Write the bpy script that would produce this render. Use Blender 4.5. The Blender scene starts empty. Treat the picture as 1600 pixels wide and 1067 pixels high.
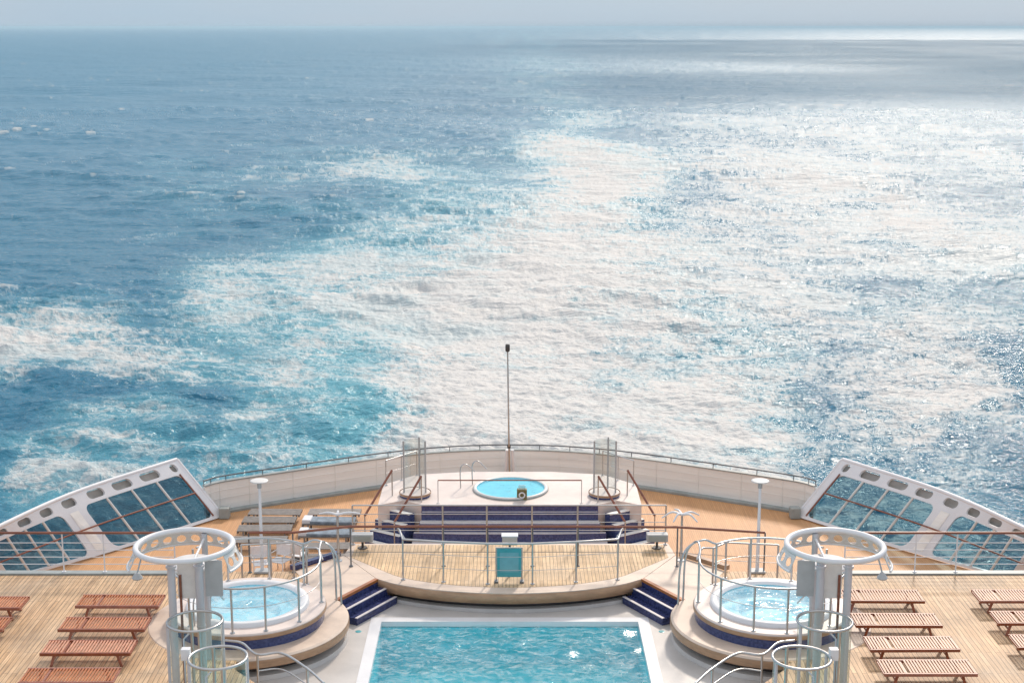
import bpy, bmesh, math, random
import numpy as np
from mathutils import Vector, Matrix
from mathutils.geometry import delaunay_2d_cdt

random.seed(7)
C = bpy.context.scene.collection
PI = math.pi
R = math.radians

# ------------------------------------------------------------------ camera numbers
F_PX, CAM_H, PITCH = 2350.0, 14.4, math.atan(491 / 2350)
SEA_Z = -25.0
HAZE = .000062
SUN_EL, SUN_AZ = R(36.5), R(17)          # azimuth measured from +Y towards +X


def at(px, py, z):
    """where the line of sight through a photo point meets the level z (metres)"""
    u, v = (px - 796.5) / F_PX, (533.5 - py) / F_PX
    dy = math.cos(PITCH) + v * math.sin(PITCH)
    dz = -math.sin(PITCH) + v * math.cos(PITCH)
    t = (z - CAM_H) / dz
    return Vector((u * t, dy * t, z))


# ------------------------------------------------------------------ materials
def new_mat(name):
    m = bpy.data.materials.new(name)
    m.use_nodes = True
    nt = m.node_tree
    return m, nt, nt.nodes['Principled BSDF'], nt.nodes, nt.links


def noise_mat(name, col, var=0.12, scale=3.0, rough=0.5, metal=0.0, bump=0.0, bscale=40.0, stretch=(1, 1, 1), spec=0.5, rvar=0.1):
    m, nt, b, N, L = new_mat(name)
    tc = N.new('ShaderNodeTexCoord')
    mp = N.new('ShaderNodeMapping'); mp.inputs['Scale'].default_value = stretch
    L.new(tc.outputs['Object'], mp.inputs['Vector'])
    n = N.new('ShaderNodeTexNoise'); n.inputs['Scale'].default_value = scale; n.inputs['Detail'].default_value = 6
    n.inputs['Roughness'].default_value = 0.65
    L.new(mp.outputs[0], n.inputs['Vector'])
    r = N.new('ShaderNodeValToRGB')
    r.color_ramp.elements[0].position = 0.3; r.color_ramp.elements[1].position = 0.7
    lo = [max(0, c * (1 - var)) for c in col]; hi = [min(1, c * (1 + var)) for c in col]
    r.color_ramp.elements[0].color = (*lo, 1); r.color_ramp.elements[1].color = (*hi, 1)
    L.new(n.outputs['Fac'], r.inputs['Fac'])
    if name.startswith(('lounger', 'grey_wood')):       # every board weathers a little differently
        oi = N.new('ShaderNodeObjectInfo'); hv = N.new('ShaderNodeHueSaturation')
        v1 = N.new('ShaderNodeMapRange'); v1.inputs['To Min'].default_value = .72; v1.inputs['To Max'].default_value = 1.2
        v2 = N.new('ShaderNodeMapRange'); v2.inputs['To Min'].default_value = 1.1; v2.inputs['To Max'].default_value = .8
        L.new(oi.outputs['Random'], v1.inputs['Value']); L.new(oi.outputs['Random'], v2.inputs['Value'])
        L.new(v1.outputs[0], hv.inputs['Value']); L.new(v2.outputs[0], hv.inputs['Saturation'])
        L.new(r.outputs['Color'], hv.inputs['Color']); L.new(hv.outputs[0], b.inputs['Base Color'])
    else:
        L.new(r.outputs['Color'], b.inputs['Base Color'])
    mr = N.new('ShaderNodeMapRange'); mr.inputs['To Min'].default_value = max(0.02, rough - rvar); mr.inputs['To Max'].default_value = min(1, rough + rvar)
    L.new(n.outputs['Fac'], mr.inputs['Value']); L.new(mr.outputs[0], b.inputs['Roughness'])
    b.inputs['Metallic'].default_value = metal
    b.inputs['Specular IOR Level'].default_value = spec
    if bump:
        n2 = N.new('ShaderNodeTexNoise'); n2.inputs['Scale'].default_value = bscale; n2.inputs['Detail'].default_value = 4
        L.new(mp.outputs[0], n2.inputs['Vector'])
        bp = N.new('ShaderNodeBump'); bp.inputs['Strength'].default_value = bump; bp.inputs['Distance'].default_value = 0.02
        L.new(n2.outputs['Fac'], bp.inputs['Height']); L.new(bp.outputs[0], b.inputs['Normal'])
    return m


def plank_mat(name, c1, c2, gap, width=0.1, length=2.6, rough=0.6, along='Y', stain=0.25, mortar=0.006):
    m, nt, b, N, L = new_mat(name)
    tc = N.new('ShaderNodeTexCoord')
    mp = N.new('ShaderNodeMapping')
    if along == 'Y':
        mp.inputs['Rotation'].default_value = (0, 0, PI / 2)
    L.new(tc.outputs['Object'], mp.inputs['Vector'])
    bt = N.new('ShaderNodeTexBrick')
    bt.inputs['Scale'].default_value = 1.0
    bt.inputs['Brick Width'].default_value = length; bt.inputs['Row Height'].default_value = width
    bt.inputs['Mortar Size'].default_value = mortar; bt.inputs['Mortar Smooth'].default_value = 0.2
    bt.inputs['Bias'].default_value = 0.0
    bt.offset = 0.37
    bt.inputs['Color1'].default_value = (*c1, 1); bt.inputs['Color2'].default_value = (*c2, 1); bt.inputs['Mortar'].default_value = (*gap, 1)
    L.new(mp.outputs[0], bt.inputs['Vector'])
    n = N.new('ShaderNodeTexNoise'); n.inputs['Scale'].default_value = 0.55; n.inputs['Detail'].default_value = 7; n.inputs['Roughness'].default_value = 0.7
    L.new(tc.outputs['Object'], n.inputs['Vector'])
    mg = N.new('ShaderNodeMapping'); mg.inputs['Scale'].default_value = (1.2, 30, 1) if along == 'X' else (30, 1.2, 1)
    L.new(tc.outputs['Object'], mg.inputs['Vector'])
    g = N.new('ShaderNodeTexNoise'); g.inputs['Scale'].default_value = 1.0; g.inputs['Detail'].default_value = 3
    L.new(mg.outputs[0], g.inputs['Vector'])
    ad = N.new('ShaderNodeMath'); ad.operation = 'ADD'; L.new(n.outputs['Fac'], ad.inputs[0]); L.new(g.outputs['Fac'], ad.inputs[1])
    mr = N.new('ShaderNodeMapRange'); mr.inputs['From Min'].default_value = 0.7; mr.inputs['From Max'].default_value = 1.3
    mr.inputs['To Min'].default_value = 1 - stain; mr.inputs['To Max'].default_value = 1 + stain * 0.6
    L.new(ad.outputs[0], mr.inputs['Value'])
    mx = N.new('ShaderNodeMix'); mx.data_type = 'RGBA'; mx.blend_type = 'MULTIPLY'; mx.inputs['Factor'].default_value = 1
    L.new(bt.outputs['Color'], mx.inputs['A']); L.new(mr.outputs[0], mx.inputs['B'])
    wn = N.new('ShaderNodeTexNoise'); wn.inputs['Scale'].default_value = .33; wn.inputs['Detail'].default_value = 5; wn.inputs['Roughness'].default_value = .6
    L.new(tc.outputs['Object'], wn.inputs['Vector'])
    wr = N.new('ShaderNodeMapRange'); wr.inputs['From Min'].default_value = .48; wr.inputs['From Max'].default_value = .72; wr.inputs['To Max'].default_value = stain * .9
    L.new(wn.outputs['Fac'], wr.inputs['Value'])
    gy_ = N.new('ShaderNodeMix'); gy_.data_type = 'RGBA'; gy_.inputs['B'].default_value = (c1[0] * .72, c1[0] * .62, c1[0] * .5, 1)
    L.new(wr.outputs[0], gy_.inputs['Factor']); L.new(mx.outputs['Result'], gy_.inputs['A'])
    L.new(gy_.outputs['Result'], b.inputs['Base Color'])
    b.inputs['Roughness'].default_value = rough
    bp = N.new('ShaderNodeBump'); bp.inputs['Strength'].default_value = 0.25; bp.inputs['Distance'].default_value = 0.01
    L.new(bt.outputs['Fac'], bp.inputs['Height']); bp.invert = True
    L.new(bp.outputs[0], b.inputs['Normal'])
    return m


def mosaic_mat(name, c1, c2):
    m, nt, b, N, L = new_mat(name)
    tc = N.new('ShaderNodeTexCoord')
    v = N.new('ShaderNodeTexVoronoi'); v.feature = 'F1'; v.inputs['Scale'].default_value = 22; v.inputs['Randomness'].default_value = 0.2
    L.new(tc.outputs['Object'], v.inputs['Vector'])
    sp = N.new('ShaderNodeSeparateColor'); L.new(v.outputs['Color'], sp.inputs[0])
    r = N.new('ShaderNodeValToRGB')
    r.color_ramp.elements[0].color = (*c1, 1); r.color_ramp.elements[1].color = (*c2, 1)
    L.new(sp.outputs[0], r.inputs['Fac']); L.new(r.outputs[0], b.inputs['Base Color'])
    b.inputs['Roughness'].default_value = 0.25
    return m


def fresnel2(N, L, ior):
    """fresnel of a thin sheet: the same from either side"""
    fr = N.new('ShaderNodeFresnel'); g = N.new('ShaderNodeNewGeometry'); mr = N.new('ShaderNodeMapRange')
    mr.inputs['To Min'].default_value = ior; mr.inputs['To Max'].default_value = 1 / ior
    L.new(g.outputs['Backfacing'], mr.inputs['Value']); L.new(mr.outputs[0], fr.inputs['IOR'])
    return fr


def glass_mat(name, tint, refl=0.12, rough=0.03):
    m, nt, b, N, L = new_mat(name)
    N.remove(b)
    t = N.new('ShaderNodeBsdfTransparent'); t.inputs['Color'].default_value = (*tint, 1)
    g = N.new('ShaderNodeBsdfGlossy'); g.inputs['Roughness'].default_value = rough; g.inputs['Color'].default_value = (.9, .95, .95, 1)
    fr = fresnel2(N, L, 1.45)
    n = N.new('ShaderNodeTexNoise'); n.inputs['Scale'].default_value = 1.5
    ma = N.new('ShaderNodeMath'); ma.operation = 'MULTIPLY_ADD'; ma.inputs[1].default_value = refl * .6; L.new(n.outputs['Fac'], ma.inputs[0]); L.new(fr.outputs[0], ma.inputs[2])
    mx = N.new('ShaderNodeMixShader'); L.new(ma.outputs[0], mx.inputs[0]); L.new(t.outputs[0], mx.inputs[1]); L.new(g.outputs[0], mx.inputs[2])
    L.new(mx.outputs[0], N['Material Output'].inputs['Surface'])
    return m


def pool_water_mat(name, tint, s1, s2, bump, foam=0.0, foam_scale=2.0, foam_lo=.55, foam_hi=.75, stretch=(1, 1, 1)):
    """clear tinted water: see-through with fresnel gloss, ripples and white froth (in the pool partly painted sparkle)"""
    m, nt, b, N, L = new_mat(name)
    N.remove(b)
    tc = N.new('ShaderNodeTexCoord')
    mp = N.new('ShaderNodeMapping'); mp.inputs['Scale'].default_value = stretch; L.new(tc.outputs['Object'], mp.inputs['Vector'])
    n1 = N.new('ShaderNodeTexNoise'); n1.inputs['Scale'].default_value = s1; n1.inputs['Detail'].default_value = 3; n1.inputs['Distortion'].default_value = 1.2
    n2 = N.new('ShaderNodeTexNoise'); n2.inputs['Scale'].default_value = s2; n2.inputs['Detail'].default_value = 2; n2.inputs['Distortion'].default_value = .8
    for n in (n1, n2): L.new(mp.outputs[0], n.inputs['Vector'])
    ad = N.new('ShaderNodeMath'); ad.operation = 'MULTIPLY_ADD'; ad.inputs[1].default_value = 0.35
    L.new(n2.outputs['Fac'], ad.inputs[0]); L.new(n1.outputs['Fac'], ad.inputs[2])
    bp = N.new('ShaderNodeBump'); bp.inputs['Strength'].default_value = 1; bp.inputs['Distance'].default_value = bump
    L.new(ad.outputs[0], bp.inputs['Height'])
    t = N.new('ShaderNodeBsdfTransparent'); t.inputs['Color'].default_value = (*tint, 1)
    g = N.new('ShaderNodeBsdfGlossy'); g.inputs['Roughness'].default_value = 0.12; L.new(bp.outputs[0], g.inputs['Normal'])
    fr = fresnel2(N, L, 1.33); L.new(bp.outputs[0], fr.inputs['Normal'])
    mx = N.new('ShaderNodeMixShader'); L.new(fr.outputs[0], mx.inputs[0]); L.new(t.outputs[0], mx.inputs[1]); L.new(g.outputs[0], mx.inputs[2])
    df = N.new('ShaderNodeBsdfDiffuse'); df.inputs['Color'].default_value = (.78, .84, .84, 1)
    n3 = N.new('ShaderNodeTexNoise'); n3.inputs['Scale'].default_value = foam_scale; n3.inputs['Detail'].default_value = 9; n3.inputs['Roughness'].default_value = .72; n3.inputs['Distortion'].default_value = .9
    L.new(mp.outputs[0], n3.inputs['Vector'])
    mr = N.new('ShaderNodeMapRange'); mr.inputs['From Min'].default_value = foam_lo; mr.inputs['From Max'].default_value = foam_hi; mr.inputs['To Max'].default_value = foam
    L.new(n3.outputs['Fac'], mr.inputs['Value'])
    m2 = N.new('ShaderNodeMixShader'); L.new(mr.outputs[0], m2.inputs[0]); L.new(mx.outputs[0], m2.inputs[1]); L.new(df.outputs[0], m2.inputs[2])
    L.new(m2.outputs[0], N['Material Output'].inputs['Surface'])
    return m


M = dict(
    teak_deck=plank_mat('teak_deck', (.52, .325, .17), (.66, .445, .255), (.18, .11, .065), .11, 3.2, stain=.5, mortar=.008),
    stage_plank=plank_mat('stage_plank', (.55, .365, .185), (.74, .515, .29), (.30, .20, .115), .10, 1.1, stain=.4, mortar=.010),
    aft_teak=plank_mat('aft_teak', (.56, .29, .125), (.62, .335, .15), (.42, .22, .11), .07, 3.0, stain=.16),
    surround=noise_mat('surround', (.53, .505, .48), .12, .8, .42, bump=.1, bscale=25),
    white=noise_mat('white', (.74, .74, .75), .05, 1.5, .35),
    column=noise_mat('column', (.54, .53, .55), .08, 2.0, .38, stretch=(1, 1, .3)),
    offwhite=noise_mat('offwhite', (.66, .645, .62), .06, 1.2, .45),
    tile=noise_mat('tile', (.62, .50, .405), .16, 1.1, .5, bump=.08, bscale=60),
    pink_tile=noise_mat('pink_tile', (.68, .585, .53), .12, 1.0, .45, bump=.05),
    cream=noise_mat('cream', (.84, .82, .77), .10, .7, .55, stretch=(.3, .3, 6)),
    steel=noise_mat('steel', (.50, .50, .50), .1, 4, .32, metal=.85),
    darksteel=noise_mat('darksteel', (.16, .17, .18), .15, 4, .4, metal=.5),
    varnish=noise_mat('varnish', (.24, .085, .05), .3, 5, .3, stretch=(.3, 3, 3)),
    lounger=noise_mat('lounger', (.50, .165, .05), .35, 9, .42, stretch=(1, .5, 1)),
    lounger_pale=noise_mat('lounger_pale', (.41, .165, .075), .35, 9, .42, stretch=(1, .5, 1)),
    lounger_beam=noise_mat('lounger_beam', (.30, .085, .04), .3, 6, .38),
    grey_wood=noise_mat('grey_wood', (.22, .20, .185), .3, 7, .6),
    grey_cushion=noise_mat('grey_cushion', (.20, .25, .30), .45, 6, .85, bump=.3, bscale=15),
    towel=noise_mat('towel', (.72, .73, .75), .08, 8, .9, bump=.5, bscale=20),
    navy=mosaic_mat('navy', (.014, .020, .075), (.045, .058, .17)),
    navy_light=mosaic_mat('navy_light', (.030, .045, .13), (.065, .085, .21)),
    tread=noise_mat('tread', (.62, .58, .58), .12, 3, .5),
    rim=noise_mat('rim', (.40, .24, .14), .25, 2.2, .4, stretch=(1, 1, 4)),
    rim_orange=noise_mat('rim_orange', (.36, .12, .03), .3, 2.2, .35),
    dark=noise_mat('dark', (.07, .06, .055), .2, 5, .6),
    pool_tile=noise_mat('pool_tile', (.075, .62, .70), .10, 1.6, .3),
    spa_tile=noise_mat('spa_tile', (.50, .84, .93), .08, 2, .3),
    spa_blue=noise_mat('spa_blue', (.42, .74, .82), .12, 2, .3),
    panel_teal=noise_mat('panel_teal', (.06, .34, .38), .15, 1.8, .3),
    panel_pale=noise_mat('panel_pale', (.16, .40, .45), .15, 1.8, .35),
    grey_panel=noise_mat('grey_panel', (.42, .43, .43), .1, 3, .45),
    lightgrey_panel=noise_mat('lightgrey_panel', (.74, .71, .67), .1, 3, .45),
    beige_box=noise_mat('beige_box', (.60, .52, .46), .08, 5, .45),
    olive=noise_mat('olive', (.16, .14, .05), .2, 8, .5),
    gutter=noise_mat('gutter', (.30, .33, .32), .2, 2, .45),
    backing=noise_mat('backing', (.34, .31, .28), .3, 2.0, .6),
    hull=noise_mat('hull', (.62, .62, .62), .05, .4, .4),
    ladder=noise_mat('ladder', (.62, .62, .60), .06, 4, .3, metal=.4),
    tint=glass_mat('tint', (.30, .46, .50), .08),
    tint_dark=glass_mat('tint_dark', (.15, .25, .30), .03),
    clear=glass_mat('clear', (.80, .92, .90), .10),
    teal_glass=glass_mat('teal_glass', (.50, .78, .76), .14),
    stall_glass=glass_mat('stall_glass', (.87, .93, .91), .10),
    grey_glass=glass_mat('grey_glass', (.78, .83, .83), .28, .25),
)
M['pool_water'] = pool_water_mat('pool_water', (.84, .98, .99), 4.5, 16.0, .012, foam=.62, foam_scale=5.0, foam_lo=.45, foam_hi=.76, stretch=(.7, 1.2, 1))  # froth also paints the white sparkle of sky glints into the colour
M['spa_water'] = pool_water_mat('spa_water', (.80, .96, 1.0), 3.5, 12, .014, foam=.6, foam_scale=2.6, foam_lo=.34, foam_hi=.70)
M['spa_water_calm'] = pool_water_mat('spa_water_calm', (.62, .93, .98), 3, 10, .02, foam=.15, foam_scale=2)


# ------------------------------------------------------------------ mesh builder
class MB:
    def __init__(s):
        s.v, s.f, s.sm = [], [], []

    def add(s, verts, faces, smooth=False):
        o = len(s.v)
        s.v += [tuple(p) for p in verts]
        s.f += [tuple(i + o for i in f) for f in faces]
        s.sm += [smooth] * len(faces)
        return s

    def box(s, x0, x1, y0, y1, z0, z1, bev=0.0, rot=0.0, about=None):
        pts = [Vector((x, y, z)) for z in (z0, z1) for y in (y0, y1) for x in (x0, x1)]
        if bev:
            bm = bmesh.new()
            vs = [bm.verts.new(p) for p in pts]
            for f in ((0, 2, 3, 1), (4, 5, 7, 6), (0, 1, 5, 4), (2, 6, 7, 3), (0, 4, 6, 2), (1, 3, 7, 5)):
                bm.faces.new([vs[i] for i in f])
            bmesh.ops.bevel(bm, geom=list(bm.edges), offset=bev, segments=2, affect='EDGES', profile=.7)
            bm.verts.index_update()
            pts = [v.co.copy() for v in bm.verts]
            fs = [[v.index for v in f.verts] for f in bm.faces]
            bm.free()
        else:
            fs = [(0, 2, 3, 1), (4, 5, 7, 6), (0, 1, 5, 4), (2, 6, 7, 3), (0, 4, 6, 2), (1, 3, 7, 5)]
        if rot:
            a = Vector(about) if about else Vector(((x0 + x1) / 2, (y0 + y1) / 2, 0))
            mt = Matrix.Translation(a) @ Matrix.Rotation(rot, 4, 'Z') @ Matrix.Translation(-a)
            pts = [mt @ p for p in pts]
        return s.add(pts, fs)

    def tube(s, pts, r, n=8, closed=False, r2=None):
        pts = [Vector(p) for p in pts]
        k = len(pts)
        rings = []
        up = None
        for i, p in enumerate(pts):
            if closed:
                t = pts[(i + 1) % k] - pts[i - 1]
            else:
                t = pts[min(i + 1, k - 1)] - pts[max(i - 1, 0)]
            t.normalize()
            if up is None:
                up = t.orthogonal().normalized()
            else:
                up = (up - t * up.dot(t))
                if up.length < 1e-5: up = t.orthogonal()
                up.normalize()
            w = t.cross(up)
            rr = r if r2 is None else r + (r2 - r) * i / (k - 1)
            rings.append([p + (up * math.cos(a) + w * math.sin(a)) * rr for a in [2 * PI * j / n for j in range(n)]])
        vs = [q for g in rings for q in g]
        fs = []
        for i in range(k if closed else k - 1):
            a, b = i * n, ((i + 1) % k) * n
            sh = 0
            if closed and i == k - 1:   # align the seam
                d = [(rings[-1][0] - rings[0][j]).length for j in range(n)]
                sh = d.index(min(d))
            for j in range(n):
                fs.append((a + j, a + (j + 1) % n, b + (j + 1 + sh) % n, b + (j + sh) % n))
        s.add(vs, fs, True)
        if not closed:
            s.add(rings[0], [tuple(reversed(range(n)))])
            s.add(rings[-1], [tuple(range(n))])
        return s

    def prism(s, poly, z0, z1):
        n = len(poly)
        a = sum(poly[i][0] * poly[(i + 1) % n][1] - poly[(i + 1) % n][0] * poly[i][1] for i in range(n))
        if a < 0: poly = poly[::-1]
        vs = [(p[0], p[1], z0) for p in poly] + [(p[0], p[1], z1) for p in poly]
        fs = [tuple(reversed(range(n))), tuple(range(n, 2 * n))]
        fs += [(i, (i + 1) % n, n + (i + 1) % n, n + i) for i in range(n)]
        return s.add(vs, fs)

    def lathe(s, prof, cx=0, cy=0, n=48, a0=0, a1=2 * PI, smooth=False):
        full = abs(a1 - a0 - 2 * PI) < 1e-6
        m = n if full else n + 1
        vs = []
        for i in range(m):
            a = a0 + (a1 - a0) * i / n
            for (r, z) in prof:
                vs.append((cx + r * math.cos(a), cy + r * math.sin(a), z))
        k = len(prof)
        fs = []
        for i in range(n):
            i2 = (i + 1) % m
            for j in range(k - 1):
                fs.append((i * k + j, i2 * k + j, i2 * k + j + 1, i * k + j + 1))
        return s.add(vs, fs, smooth)

    def plate(s, outer, holes, fn, thick, grid=None):
        """plate with holes drawn in (u,v); fn maps (u,v,depth) to a point; grid adds inner points so that it can bend"""
        loops = [outer] + holes
        pts = [Vector(p[:2]) for l in loops for p in l]
        edges, o = [], 0
        for l in loops:
            k = len(l)
            edges += [(o + i, o + (i + 1) % k) for i in range(k)]
            o += k

        def isin(p, l):
            c = False
            for i in range(len(l)):
                (x0, y0), (x1, y1) = l[i][:2], l[(i + 1) % len(l)][:2]
                if (y0 > p[1]) != (y1 > p[1]) and p[0] < (x1 - x0) * (p[1] - y0) / (y1 - y0) + x0: c = not c
            return c
        if grid:
            us, vs_ = [p[0] for p in outer], [p[1] for p in outer]
            for i in range(1, int((max(us) - min(us)) / grid[0])):
                for j in range(1, int((max(vs_) - min(vs_)) / grid[1])):
                    p = Vector((min(us) + grid[0] * i, min(vs_) + grid[1] * j))
                    if isin(p, outer): pts.append(p)
        cv, _, cf, *_ = delaunay_2d_cdt(pts, edges, [], 1, 1e-6)
        tri = []
        for f in cf:
            c = sum((cv[i] for i in f), Vector((0, 0))) / len(f)
            if isin(c, outer) and not any(isin(c, h) for h in holes): tri.append(tuple(f))
        n = len(cv)
        vs = [fn(p[0], p[1], 0) for p in cv] + [fn(p[0], p[1], thick) for p in cv]
        fs = tri + [tuple(reversed([i + n for i in t])) for t in tri]
        s.add(vs, fs)
        for l in loops:
            k = len(l)
            vs = [fn(p[0], p[1], 0) for p in l] + [fn(p[0], p[1], thick) for p in l]
            s.add(vs, [(i, (i + 1) % k, k + (i + 1) % k, k + i) for i in range(k)])
        return s

    def build(s, name, mat, parent=None):
        me = bpy.data.meshes.new(name)
        me.from_pydata(s.v, [], s.f)
        me.polygons.foreach_set('use_smooth', s.sm)
        bm = bmesh.new(); bm.from_mesh(me)
        bmesh.ops.recalc_face_normals(bm, faces=bm.faces)
        bm.to_mesh(me); bm.free()
        me.update()
        me.materials.append(M[mat] if isinstance(mat, str) else mat)
        o = bpy.data.objects.new(name, me)
        C.objects.link(o)
        if parent is not None:
            o.parent = parent
            o.matrix_parent_inverse = Matrix.Translation(-Vector(parent.location)) if parent.rotation_euler[2] == 0 else parent.matrix_basis.inverted()
        return o


def tag(o, label=None, cat=None, group=None, kind=None):
    if label: o['label'] = label
    if cat: o['category'] = cat
    if group: o['group'] = group
    if kind: o['kind'] = kind
    return o


def thing(name, loc, label, cat, group=None):
    o = bpy.data.objects.new(name, None)
    o.empty_display_size = .3
    C.objects.link(o)
    o.location = loc
    return tag(o, label, cat, group)


def copy_tree(o, parent=None):
    c = o.copy(); C.objects.link(c)
    if parent is not None:
        c.parent = parent
        c.matrix_parent_inverse = o.matrix_parent_inverse.copy()
    for ch in list(o.children): copy_tree(ch, c)
    return c


def arc(cx, cy, r, a0, a1, n, z):
    return [(cx + r * math.cos(R(a0 + (a1 - a0) * i / n)), cy + r * math.sin(R(a0 + (a1 - a0) * i / n)), z) for i in range(n + 1)]


def spline(pts, n=8):
    """Catmull-Rom through points"""
    P = [Vector(p) for p in pts]
    P = [P[0] * 2 - P[1]] + P + [P[-1] * 2 - P[-2]]
    out = []
    for i in range(1, len(P) - 2):
        a, b, c, d = P[i - 1], P[i], P[i + 1], P[i + 2]
        for k in range(n):
            t = k / n
            out.append(.5 * ((2 * b) + (c - a) * t + (2 * a - 5 * b + 4 * c - d) * t * t + (3 * b - a - 3 * c + d) * t ** 3))
    out.append(P[-2])
    return out


def rail(name, label, base_pts, posts, top=1.12, mids=(.35, .75), group=None, hand='steel', post='steel', hr=.028, pr=.024, mr=.008, cat='railing', ends=None):
    """a guard rail: handrail through base_pts raised by top, posts at the given points, wires between"""
    b0 = Vector(posts[0])
    t = thing(name, b0, label, cat, group)
    line = [Vector(p) + Vector((0, 0, top)) for p in base_pts]
    if ends: line = list(ends[0]) + line + list(ends[1])
    MB().tube(line, hr).build('handrail', hand, t)
    for p in posts:
        p = Vector(p)
        mb = MB().tube([p, p + Vector((0, 0, top))], pr)
        mb.lathe([(0.001, p.z + .02), (.055, p.z + .02), (.06, p.z)], p.x, p.y, 10)
        mb.build('post', post, t)
    for h in mids:
        MB().tube([Vector(p) + Vector((0, 0, h)) for p in base_pts], mr, 6).build('rail_wire', post, t)
    return t


def mirror(poly):
    return [(-p[0], *p[1:]) for p in poly]


# ================================================================== SETTING: decks and hull
bul = [at(x, y, -2.7) for x, y in ((355, 797), (480, 778), (590, 760))]
bul = [(-10.85, 51.35), (-10.2, 52.0), (-7.5, 53.5), (-4.6, 55.0), (-2.3, 55.8), (0, 56.05)]
bul = bul + mirror(bul[:-1])[::-1]
bul_curve = [(p.x, p.y) for p in spline([(x, y, 0) for x, y in bul], 6)]

# wing screens: bottom and top curves of the glazed side screen (left one; the right one mirrors it)
WB = [at(350, 806, -2.65), at(185, 858, -2.65), at(27, 902, -2.65), at(-110, 937, -2.65)]
WT = [at(277, 717, -.6), at(118, 769, -.65), at(-18, 832, -.85), at(-150, 900, -1.15)]

aft_poly = [(-16.4, 37.0)] + [(p.x - .25, p.y + .1) for p in reversed(WB)] + bul_curve + [(-(p.x - .25), p.y + .1) for p in WB] + [(16.4, 37.0)]
tag(MB().prism(aft_poly, -2.9, -2.7).build('aft_deck', 'aft_teak'), kind='structure')
hull_poly = [(-16.5, -40)] + [(-16.5, 44)] + [(p.x - .3, p.y + .15) for p in reversed(WB[:3])] + [(x * 1.01, y + .12) for x, y in bul_curve] + [(-(p.x - .3), p.y + .15) for p in WB[:3]] + [(16.5, 44), (16.5, -40)]
tag(MB().prism(hull_poly, -26.5, -2.91).build('hull', 'hull'), kind='structure')

deck_poly = [(-16, 8), (-16, 38.5), (-5.85, 38.55), (-4.6, 39.8), (-4.5, 40.72), (4.5, 40.72), (4.6, 39.8), (5.85, 38.55), (16, 38.5), (16, 8),
             (5.15, 8), (5.15, 30.8), (6.3, 32.2), (6.5, 34.0), (4.43, 36.43), (3.52, 37.94), (2.9, 38.25), (-2.9, 38.25), (-3.52, 37.94), (-4.43, 36.43), (-6.5, 34.0), (-6.3, 32.2), (-5.15, 30.8), (-5.15, 8)]
tag(MB().prism(deck_poly, -2.69, 0).build('main_deck', 'teak_deck'), kind='structure')
# dark waterway along the aft edge of the side decks
for s in (-1, 1):
    tag(MB().box(*sorted((s * 8.0, s * 15.98)), 38.26, 38.5, .001, .05).build('deck_edge_kerb', 'gutter'), 'low grey kerb along the deck edge behind the %s loungers' % ('left' if s < 0 else 'right'), 'kerb', 'deck edge kerbs')

# pool surround with the pool opening
PX, PY0, PY1 = 3.3, 24.0, 36.35
mb = MB()
mb.plate([(-7.2, 8), (7.2, 8), (7.2, 39.5), (-7.2, 39.5)], [[(-PX, PY0), (PX, PY0), (PX, PY1), (-PX, PY1)]], lambda u, v, d: (u, v, -.55 - d), .12)
tag(mb.build('pool_surround', 'surround'), kind='structure')

# ------------------------------------------------------------------ swimming pool
pool = thing('swimming_pool', (0, 30, -.55), 'rectangular turquoise swimming pool below the curved stage', 'pool')
mb = MB()
x, a, b, zb = PX - .0, PY0, PY1, -1.7
mb.add([(-x, a, -.69), (x, a, -.69), (x, b, -.69), (-x, b, -.69), (-x, a, zb), (x, a, zb), (x, b, zb), (-x, b, zb)],
       [(4, 5, 6, 7), (0, 4, 7, 3), (1, 2, 6, 5), (3, 7, 6, 2), (0, 1, 5, 4)])
mb.build('basin', 'pool_tile', pool)
mb = MB()
mb.plate([(-PX - .28, PY0 - .28), (PX + .28, PY0 - .28), (PX + .28, PY1 + .28), (-PX - .28, PY1 + .28)], [[(-PX + .004, PY0), (PX - .004, PY0), (PX - .004, PY1 - .004), (-PX + .004, PY1 - .004)]], lambda u, v, d: (u, v, -.535 - d), .14)
mb.build('coping', 'white', pool)
mb = MB(); nx, ny = 120, 200
rng = np.random.default_rng(3)
gx, gy = np.meshgrid(np.linspace(-PX, PX, nx), np.linspace(PY0, PY1, ny))
h = sum(rng.uniform(.002, .006) * np.sin(gx * kx + gy * ky + ph) for kx, ky, ph in [(rng.uniform(-9, 9), rng.uniform(-9, 9), rng.uniform(0, 6.3)) for _ in range(14)])
vs = np.stack([gx, gy, h - .66], -1).reshape(-1, 3).tolist()
fs = [(j * nx + i, j * nx + i + 1, (j + 1) * nx + i + 1, (j + 1) * nx + i) for j in range(ny - 1) for i in range(nx - 1)]
mb.add(vs, fs, True)
mb.build('water', 'pool_water', pool)

for px, py, lab in ((560, 986, 'small round teal drain in the pale floor left of the pool'), (1034, 986, 'small round teal drain in the pale floor right of the pool')):
    p = at(px, py, -.548)
    dr = MB().lathe([(.001, -.541), (.06, -.541), (.075, -.544), (.08, -.549)], p.x, p.y, 20).build('floor_drain', 'panel_teal')
    tag(dr, lab, 'drain', 'pool floor drains')

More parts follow.
